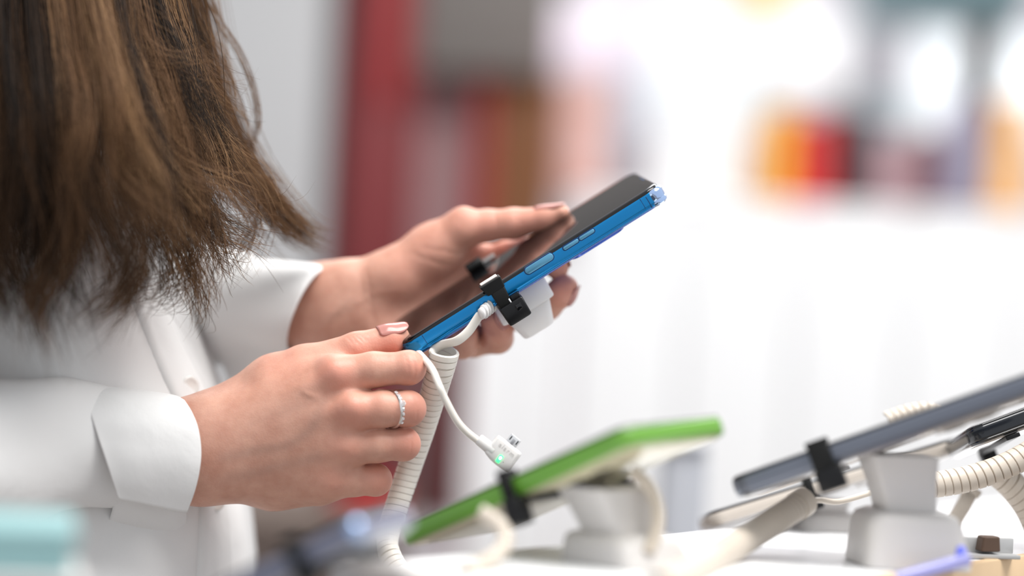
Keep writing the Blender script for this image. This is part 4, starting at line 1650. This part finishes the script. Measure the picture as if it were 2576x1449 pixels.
# outer locks, each with its own wave, drift, tone and length
NL = 215
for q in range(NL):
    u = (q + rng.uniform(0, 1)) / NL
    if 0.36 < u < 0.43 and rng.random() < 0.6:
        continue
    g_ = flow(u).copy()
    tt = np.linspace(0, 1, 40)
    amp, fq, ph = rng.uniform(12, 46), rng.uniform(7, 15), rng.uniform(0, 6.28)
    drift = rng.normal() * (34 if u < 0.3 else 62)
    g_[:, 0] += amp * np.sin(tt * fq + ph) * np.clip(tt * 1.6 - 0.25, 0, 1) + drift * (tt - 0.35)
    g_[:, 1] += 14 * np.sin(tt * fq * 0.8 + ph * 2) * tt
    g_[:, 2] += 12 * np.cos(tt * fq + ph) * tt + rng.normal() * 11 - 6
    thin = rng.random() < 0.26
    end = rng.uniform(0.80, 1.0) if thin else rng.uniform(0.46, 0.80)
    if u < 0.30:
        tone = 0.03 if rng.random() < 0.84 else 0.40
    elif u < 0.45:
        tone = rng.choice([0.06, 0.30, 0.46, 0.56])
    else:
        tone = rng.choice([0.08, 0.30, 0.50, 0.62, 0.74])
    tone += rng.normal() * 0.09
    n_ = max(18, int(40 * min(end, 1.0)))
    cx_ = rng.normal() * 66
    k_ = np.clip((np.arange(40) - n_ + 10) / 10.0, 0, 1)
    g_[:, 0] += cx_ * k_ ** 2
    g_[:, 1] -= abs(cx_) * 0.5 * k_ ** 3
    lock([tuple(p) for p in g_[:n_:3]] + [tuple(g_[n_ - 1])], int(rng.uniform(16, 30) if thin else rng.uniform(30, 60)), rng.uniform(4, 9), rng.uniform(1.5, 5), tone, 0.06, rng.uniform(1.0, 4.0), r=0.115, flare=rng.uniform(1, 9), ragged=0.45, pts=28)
# the long wisp blown to the right
lock([(420, TOPY, 80), (480, 0, 70), (530, 220, 66), (590, 370, 64), (650, 460, 66), (710, 530, 68), (760, 578, 70), (812, 600, 70)], 260, 16, 8, 0.50, 0.12, 2, ragged=0.2)
lock([(430, TOPY, 80), (490, 60, 70), (560, 300, 66), (620, 420, 66), (690, 530, 68), (735, 585, 70), (770, 602, 70)], 170, 14, 10, 0.46, 0.12, 2, ragged=0.3)
# curled ends over the shirt
lock([(300, 250, -30), (350, 420, -40), (400, 560, -40), (440, 640, -36), (446, 700, -34), (410, 735, -34), (372, 728, -34)], 130, 14, 8, 0.40, 0.14, 3, flare=7)
lock([(330, 250, -24), (390, 450, -30), (450, 590, -28), (480, 660, -26), (496, 720, -24), (508, 770, -24), (498, 792, -24)], 110, 12, 5, 0.40, 0.14, 3, flare=5)
lock([(300, 300, -60), (330, 480, -70), (355, 600, -70), (345, 690, -68), (300, 750, -68), (230, 805, -70)], 130, 12, 6, 0.34, 0.13, 2.5, flare=7)
lock([(200, 250, -90), (230, 450, -96), (290, 580, -92), (318, 660, -90), (300, 740, -88), (240, 800, -88)], 150, 16, 8, 0.18, 0.12, 2.5, flare=7)
lock([(150, 350, -95), (170, 520, -100), (140, 640, -98), (95, 720, -96), (90, 790, -96), (115, 880, -96)], 120, 14, 6, 0.2, 0.12, 2.5, flare=6)
lock([(130, 400, -95), (180, 560, -100), (170, 640, -98), (140, 700, -96), (92, 745, -96), (110, 830, -96), (128, 910, -96)], 60, 10, 8, 0.30, 0.12, 3, flare=8)
lock([(30, 350, -92), (20, 520, -98), (-5, 660, -96), (20, 740, -96), (26, 790, -96)], 150, 20, 10, 0.14, 0.12, 2.5, flare=6)
lock([(-30, 350, -92), (-30, 560, -98), (-20, 680, -96), (10, 790, -96)], 120, 18, 10, 0.14, 0.12, 2.5, flare=6)
lock([(380, 280, -10), (450, 450, -14), (520, 570, -10), (555, 640, -6), (590, 650, -2)], 110, 12, 10, 0.45, 0.14, 3, flare=8)
lock([(420, 300, 0), (490, 470, -4), (540, 560, 0), (600, 590, 6), (640, 620, 10)], 70, 10, 10, 0.45, 0.14, 3, flare=10)
lock([(480, 300, 30), (560, 440, 30), (620, 520, 32), (640, 570, 32), (610, 640, 32), (585, 690, 30)], 60, 8, 7, 0.40, 0.12, 2.5, flare=6)
lock([(300, 200, -40), (390, 330, -46), (470, 420, -40), (560, 470, -30), (640, 520, -10)], 50, 9, 8, 0.5, 0.14, 3, flare=8)
# stray single hairs
lock([(470, -120, 50), (545, 45, 56), (600, 130, 58), (636, 220, 60), (648, 305, 60), (628, 378, 60)], 26, 3.5, 2.2, 0.55, 0.1, 0.6, r=0.11, ragged=0.08)
lock([(430, -100, 40), (500, 60, 44), (560, 160, 46), (590, 260, 48), (585, 340, 48)], 26, 12, 12, 0.55, 0.1, 1.5, r=0.1)
for q in range(230):
    x0 = rng.uniform(200, 520)
    y0 = rng.uniform(-40, 520)
    if x0 > 330 + y0 * 0.36:
        x0 = 330 + y0 * 0.36
    d0 = -95 + (x0 - 120) * 0.30 + rng.normal() * 8
    a0 = rng.uniform(-0.25, 0.95)
    bend = rng.normal() * 0.55
    pts_, ang, x, y = [], a0, x0, y0
    st_ = rng.uniform(36, 66)
    for s_ in range(6):
        pts_.append((x, y, d0 - 9 + rng.normal() * 2))
        x += st_ * math.sin(ang)
        y += st_ * math.cos(ang)
        ang += bend * 0.5 + rng.normal() * 0.14
    lock(pts_, 2, 3, 8, 0.52, 0.14, 1.6, r=0.08, pts=18)
hair = fast_mesh('hair', np.concatenate(HV), np.concatenate(HF), HAIR)
tone = hair.data.attributes.new('tone', 'FLOAT', 'POINT')
tone.data.foreach_set('value', np.concatenate(HT).astype(np.float32))
child_at(hair, person)
tag(hair, 'long wavy brown hair with loose ends')
# ------------------------------------------------------------------ the display counter in front
CTOP = P(2576, 1400, 0).z
E0, E1 = P(2250, 1449, -124), P(2576, 1400, 0)
E0.z = E1.z = CTOP
ED = (E1 - E0).normalized()                     # along the near edge, away to the right
EN = V(-ED.y, ED.x, 0)                          # across the counter, to the customer's side
if EN.x > 0:
    EN = -EN
EC = E0 - ED * 228
display = empty('display_counter', matrix=basis(EC, ED, EN, V(0, 0, 1)), label='white display counter with pale wood edge carrying the row of phones', cat='counter')
WOOD = mat('pale_oak_edge', srgb(226, 196, 158), 0.45, noise=(30, 0.12))
CWHITE = mat('white_counter_laminate', (0.86, 0.865, 0.88), 0.25)
loc_mesh('counter_top', block(0, 1900, 6, 158, -18, 0, 1.5), CWHITE, display)
loc_mesh('wood_edge', block(0, 1900, 0, 6.2, -42, 0.4, 1.0), WOOD, display)
loc_mesh('counter_lip', block(0, 1900, 158, 164, -42, 0.4, 1.0), CWHITE, display)
loc_mesh('cabinet_body', block(30, 1880, 30, 136, -CTOP + 80, -18, 3), CWHITE, display)
loc_mesh('kick_board', block(60, 1860, 50, 116, -CTOP + 1, -CTOP + 82, 3), GREYD, display)


def phone_matrix(A, B, Cc):
    e1 = (B - A).normalized()
    e2 = Cc
    e2 = (e2 - e1 * e2.dot(e1)).normalized()
    return basis(A, e1, e2, e1.cross(e2).normalized())


GREEN = mat('bright_green_case', (0.12, 0.31, 0.03), 0.3, coat=0.4)
GREENB = mat('olive_clear_back', (0.50, 0.46, 0.30), 0.3, coat=0.6)
NAVY = mat('slate_blue_case', (0.19, 0.20, 0.28), 0.3, metal=0.3, coat=0.5)
NAVYB = mat('pale_blue_back', (0.45, 0.47, 0.52), 0.3)
SILV = mat('grey_blue_metal', (0.16, 0.175, 0.215), 0.32, metal=0.7, coat=0.3)
SILVB = mat('mirror_grey_back', (0.45, 0.43, 0.42), 0.12, metal=0.5, coat=0.8)
JET = mat('jet_black_metal', (0.006, 0.008, 0.012), 0.22, metal=0.2, coat=0.6)
IVORY = mat('ivory_case', (0.56, 0.50, 0.44), 0.35, coat=0.3)
BEIGE = mat('beige_white_plastic', (0.66, 0.635, 0.62), 0.4, sss=0.2, sss_r=(1, 0.9, 0.8), sss_s=0.006)

rayd = lambda px, py, dy: (P(px, py, dy + 50) - P(px, py, dy)).normalized()
gA, gB, gC = P(990, 1338, -90), P(1592, 1066, -192), P(1903, 1019, -132)
green = smartphone('smartphone', phone_matrix(gA, gB, gC - gB), 'phone in bright green case on a stand, tilted up', 158, 80, 8.5, GREEN, GREENB)
nA, nB, nC = P(100, 1695, -252), P(892, 1308, -292), P(1012, 1284, -222)
navy = smartphone('smartphone', phone_matrix(nA, nB, nC - nB), 'slate-blue phone low on the counter, nearest the camera, beside the green one', 160, 76, 8.5, NAVY, NAVYB)
cb = slab(6.5, 6.5, 6, [(1.2, -8.8), (0.2, -7.6), (0, -5), (0, -1.2), (0.5, -0.4), (1.4, 0.3)], 8, 157.2, 2.6)
loc_mesh('corner_bumper', cb, CHROME, navy, 40)  # made-up bright corner piece, added here to give a glint
sA, sB = P(1834, 1212, -95), P(2600, 940, -125)
sC = rayd(2200, 1100, -90) - CU * 0.035
grey = smartphone('smartphone', phone_matrix(sA, sB, sC), 'grey metal phone with black clamp on a white stand, tilted up', 163, 76, 9.0, SILV, SILVB)
kA, kB = P(2433, 1085, 0), P(2576, 1032, 2)
jet = smartphone('smartphone', phone_matrix(kA, kB, rayd(2500, 1060, 0) - CU * 0.05), 'black phone cut by the picture edge behind the grey phone', 160, 75, 8.6, JET, SILVB)
iA, iB = P(1779, 1297, 62), P(2060, 1211, 65)
ivory = smartphone('smartphone', phone_matrix(iA, iB, rayd(1900, 1260, 60) - CU * 0.03), 'ivory phone on the farther stand, below the grey phone', 150, 72, 6.6, IVORY, BEIGE)


def stand(label, top, foot, wtop, dtop, wneck, yaw, dark=True, h_neck=0.45, cat='phone stand'):
    """white display stand: tapered base on the counter, waisted neck up to the telephone; top = point just under the telephone back"""
    z1, z0 = top.z, CTOP
    root = empty('phone_stand', matrix=Matrix.Translation(V(foot.x, foot.y, z0) * 0.001) @ Matrix.Rotation(yaw, 4, 'Z'), label=label, cat=cat)
    inv = Matrix.Rotation(-yaw, 4, 'Z')
    d = inv @ V(top.x - foot.x, top.y - foot.y, 0)
    H = z1 - z0
    hb = H * (1 - h_neck)
    rings = []
    for t, w, r in ((0.0, 1.04, 5), (0.03, 1.08, 6), (0.35, 1.04, 7), (0.75, 0.98, 8), (0.92, 0.90, 8), (1.0, 0.72, 7)):
        rings.append([(x * 1 + d.x * t * 0.3, y + d.y * t * 0.3, hb * t) for x, y in rrect(wtop * w, dtop * w, r, 5)])
    k = len(rings[0])
    vs_ = [p for r_ in rings for p in r_]
    fs = [(i * k + j, i * k + (j + 1) % k, (i + 1) * k + (j + 1) % k, (i + 1) * k + j) for i in range(len(rings) - 1) for j in range(k)]
    fs += [tuple(range(k - 1, -1, -1)), tuple((len(rings) - 1) * k + j for j in range(k))]
    loc_mesh('stand_base', (vs_, fs), BEIGE, root, 50)
    rings = []
    for t, w in ((0, 0.86), (0.12, 0.84), (0.5, 0.9), (0.8, 1.0), (1.0, 1.06)):
        s = 0.3 + 0.7 * t
        rings.append([(x + d.x * s, y + d.y * s, hb - 2 + (H - hb + 1) * t) for x, y in rrect(wneck * w, wneck * w * 0.9, 5, 5)])
    vs_ = [p for r_ in rings for p in r_]
    fs = [(i * k + j, i * k + (j + 1) % k, (i + 1) * k + (j + 1) % k, (i + 1) * k + j) for i in range(len(rings) - 1) for j in range(k)]
    fs += [tuple(range(k - 1, -1, -1)), tuple((len(rings) - 1) * k + j for j in range(k))]
    loc_mesh('stand_neck', (vs_, fs), BEIGE, root, 50)
    return root


def clamp(parent_name, M_, s0, s1, Wd, th, label, near=True, far=True, drop=9.0):
    """black clamp round a telephone, in that telephone's own axes"""
    root = empty('phone_clamp', matrix=M_, label=label, cat='clamp')
    c = (s0 + s1) / 2
    loc_mesh('clamp_rail', block(c - 4, c + 4, 2, Wd - 2, -th - 3.4, -th - 1.1, 0.4), BLACK, root)
    for nm, ok in (('near', near), ('far', far)):
        if not ok:
            continue
        ya, yb = (-5.5, 4.0) if nm == 'near' else (Wd - 4, Wd + 5.5)
        arm = loc_mesh('clamp_block', block(s0, s1, ya, yb, -th - drop, -th - 0.8, 1.0), BLACK, root)
        oy0, oy1 = (-4.2, -0.8) if nm == 'near' else (Wd + 0.8, Wd + 4.2)
        loc_mesh('clamp_arm', block(s0 + 0.8, s1 - 2.5, oy0, oy1, -th - 1.5, 3.0, 0.8), RUBBER, arm)
        hy0, hy1 = (-4.2, 4.5) if nm == 'near' else (Wd - 4.5, Wd + 4.2)
        loc_mesh('clamp_hook', block(s0 + 0.4, s1 - 2.0, hy0, hy1, 2.1, 5.0, 0.8), RUBBER, arm)
    return root


def on(M_, x, y, z):
    return (M_ @ (V(x, y, z) * 0.001)) * 1000


MG, MN, MS, MK, MI = (phone_matrix(gA, gB, gC - gB), phone_matrix(nA, nB, nC - nB), phone_matrix(sA, sB, sC), phone_matrix(kA, kB, rayd(2500, 1060, 0) - CU * 0.05),
                      phone_matrix(iA, iB, rayd(1900, 1260, 60) - CU * 0.03))
YAW = math.atan2(ED.y, ED.x)
# green
t_ = on(MG, 104, 40, -13)
stand('white stand under the green phone', t_, V(t_.x + 14, t_.y - 4, 0), 46, 44, 36, YAW * 0.8, h_neck=0.6)
clamp('green', MG, 78, 88, 80, 8.5, 'black clamp gripping the green phone', True, True, 14)
# grey
t_ = on(MS, 80, 38, -13)
stand('white stand with wide base under the grey phone', t_, V(t_.x + 8, t_.y, 0), 50, 46, 34, 0.12, h_neck=0.5)
clamp('grey', MS, 41, 55, 76, 9.0, 'black clamp gripping the grey phone', True, False, 12)
# ivory
t_ = on(MI, 72, 36, -9)
stand('white stand under the ivory phone, behind the wide-based stand', t_, V(t_.x + 2, t_.y, 0), 36, 36, 24, 0.1)
clamp('ivory', MI, 56, 64, 72, 6.6, 'black clamp gripping the ivory phone', True, False, 8)
# black
t_ = on(MK, 60, 36, -11)
stand('white stand under the black phone at the picture edge', t_, V(t_.x + 22, t_.y + 6, 0), 46, 42, 32, 0.1)
clamp('black', MK, 18, 27, 75, 8.6, 'black clamp gripping the black phone', False, True, 8)
# navy
t_ = on(MN, 140, 40, -13)
stand('white stand under the slate-blue phone', t_, V(t_.x + 22, t_.y + 18, 0), 36, 36, 30, 0.3, h_neck=0.5)
clamp('navy', MN, 126, 136, 76, 8.5, 'black clamp gripping the slate-blue phone', True, True, 8)

# tether coils of the stands, each a thing with coil, end cap and lead
CORD2 = mat('beige_cord', (0.62, 0.55, 0.47), 0.45)


def tether(label, pts, radius, pitch, cap=True, lead=None, rads=None):
    root = empty('coil_tether', pts[0], label, 'coiled cord')
    coil('coil', pts, radius, pitch, CORD2, root, rads=rads)
    if cap:
        d = (pts[0] - pts[1]).normalized()
        v, f_ = sweep([pts[0] - d * 5, pts[0] - d * 0.2, pts[0] + d * 2.6, pts[0] + d * 3.6], circle(radius + 0.4, 20), scales=[1, 1, 1, 0.8])
        o = mesh_obj('end_cap', v, f_, CORD2)
        flat_shade_sharp(o, 40)
        child_at(o, root)
    if lead:
        cable('lead', lead, 1.6, CORD2, root)
    return root


tether('straight beige coil cord running down from below the grey phone', [P(2018, 1266, -40), P(1960, 1303, -55), P(1880, 1354, -80), P(1800, 1403, -130), P(1745, 1436, -185), P(1690, 1467, -240), P(1650, 1484, -275)], 7.2, 3.4,
       lead=[P(2018, 1266, -40), P(2060, 1258, -30), P(2110, 1262, -20), P(2190, 1240, -10)])
tether('sagging beige coil cord leading to the black phone', [P(2330, 1222, -10), P(2375, 1216, -8), P(2440, 1203, -6), P(2510, 1180, -4), P(2570, 1152, -2), P(2640, 1110, 0)], 7.0, 4.6, cap=False)
tether('beige coil cord dropping steeply at the picture edge', [P(2512, 1190, 30), P(2550, 1225, 32), P(2590, 1280, 34), P(2620, 1350, 36)], 8.0, 4.8, cap=False)
tether('beige coil cord looping behind the white stand of the green phone', [P(1590, 1185, -140), P(1632, 1225, -138), P(1654, 1280, -140), P(1650, 1340, -146), P(1630, 1390, -152)], 3.4, 3.2, cap=False)
tether('beige coil cord drooping between green and slate-blue phones', [P(1215, 1290, -165), P(1262, 1325, -170), P(1270, 1370, -178), P(1230, 1410, -190), P(1165, 1440, -215)], 3.6, 3.2, cap=False)
tether('short beige coil cord peeping over the grey phone', [P(2235, 1056, 60), P(2285, 1040, 62), P(2330, 1034, 64), P(2370, 1050, 66)], 5.0, 4.0, cap=False)
# strut behind the wide-based stand
strut = empty('support_strut', P(2400, 1300, 60), 'beige angled strut behind the wide-based white stand', 'strut')
v, f_ = sweep([P(2440, 1240, 62), P(2425, 1270, 62), P(2400, 1310, 62), P(2380, 1350, 60), P(2370, 1420, 58)], rrect(8, 7, 1.5, 3))
o = mesh_obj('strut_bar', v, f_, CORD2)
child_at(o, strut)
v, f_ = sweep([P(2340, 1212, 62), P(2400, 1224, 62), P(2450, 1238, 62), P(2462, 1246, 62)], rrect(5, 7, 1.2, 3))
o = mesh_obj('strut_arm', v, f_, CORD2)
child_at(o, strut)

# metal bracket with a brown knob on the counter edge
bp_ = P(2480, 1412, -20)
br = empty('counter_bracket', matrix=Matrix.Translation(V(bp_.x, bp_.y, CTOP + 0.4) * 0.001) @ Matrix.Rotation(0.25, 4, 'Z'), label='small grey bracket with brown knob on the wooden counter edge', cat='bracket')
GREYM = mat('light_grey_metal', (0.5, 0.5, 0.5), 0.4, metal=0.3)
loc_mesh('bracket_plate', block(-17, 17, -6, 8, 0, 2.2, 0.4), GREYM, br)
loc_mesh('bracket_upright', block(-16, 17, 3, 6, 2, 10, 0.5), GREYM, br)
kn = loc_mesh('knob', taper(-5, 6, -5, 4, 3.5, -4, 5.4, -4.5, 3.6, 11.5, 1.2), mat('brown_plastic', (0.10, 0.06, 0.04), 0.35), br)

# lilac acrylic price rail before the wide-based stand
ra, rb = P(2235, 1462, -118), P(2432, 1405, -112)
rdx = (rb - ra).normalized()
rail = empty('price_rail', ra, 'lilac acrylic price rail at the foot of the wide-based stand', 'price rail')
LILAC = mat('lilac_acrylic', (0.50, 0.50, 0.95), 0.12, trans=0.35, coat=0.8)
v, f_ = sweep([ra - rdx * 14, ra, rb, rb + rdx * 1.2], rrect(6.5, 9, 2.2, 4), scales=[1, 1, 1, 0.7])
o = mesh_obj('rail_bar', v, f_, LILAC)
child_at(o, rail)
v, f_ = sweep([rb - rdx * 3 + CU * 0, rb - rdx * 3 + CU * 3.5, rb - rdx * 3 + CU * 6, rb - rdx * 3 + CU * 7], circle(2.6, 12), scales=[1.2, 1.0, 0.8, 0.4], up=(1, 0, 0))
o = mesh_obj('rail_peg', v, f_, mat('blue_acrylic', (0.10, 0.14, 0.85), 0.15, coat=0.8))
child_at(o, rail)

# light grey pedestal standing on the floor beyond the counter
pli = empty('grey_pedestal', P(1722, 1300, 480), 'light grey pedestal beyond the green phone', 'pedestal')
PGREY = plain('pedestal_grey', 170, 173, 180)
far_box('pedestal_body', 1668, 1776, 1128, 1449, 480, 90, PGREY, pli, to_floor=True, b=3)
far_box('pedestal_cap', 1660, 1782, 1112, 1128, 475, 100, PGREY, pli, b=2)

# pale teal carton at the near end of the counter, cut by the picture edge
tp = P(48, 1425, -350)
tl = empty('teal_carton', matrix=Matrix.Translation(V(tp.x, tp.y, P(60, 1432, -350).z) * 0.001) @ Matrix.Rotation(0.2, 4, 'Z'), label='pale teal carton in the blurred lower corner below the shirt sleeve', cat='carton')
TEAL = mat('pale_teal_card', srgb(146, 184, 186), 0.5)
ht = P(60, 1304, -350).z - P(60, 1432, -350).z
loc_mesh('carton_body', block(-60, 20, -25, 30, 0, ht * 0.7, 1.5), TEAL, tl)
loc_mesh('carton_lid', block(-61, 21, -26, 31, ht * 0.66, ht, 1.5), TEAL, tl)
tt = empty('side_tray', matrix=Matrix.Translation(V(tp.x, tp.y, P(60, 1432, -350).z - 1.0) * 0.001) @ Matrix.Rotation(0.2, 4, 'Z'), label='beige tray under the pale teal carton', cat='tray')
loc_mesh('tray_plate', block(-90, 24, -32, 40, -4, 0.8, 1.5), BEIGE, tt)
hz = P(60, 1432, -350).z
loc_mesh('tray_post', taper(-40, -10, -15, 15, -hz + 8, -36, -14, -11, 11, -4, 3), BEIGE, tt)
loc_mesh('tray_foot', block(-90, 20, -70, 70, -hz + 1, -hz + 9, 2), BEIGE, tt)
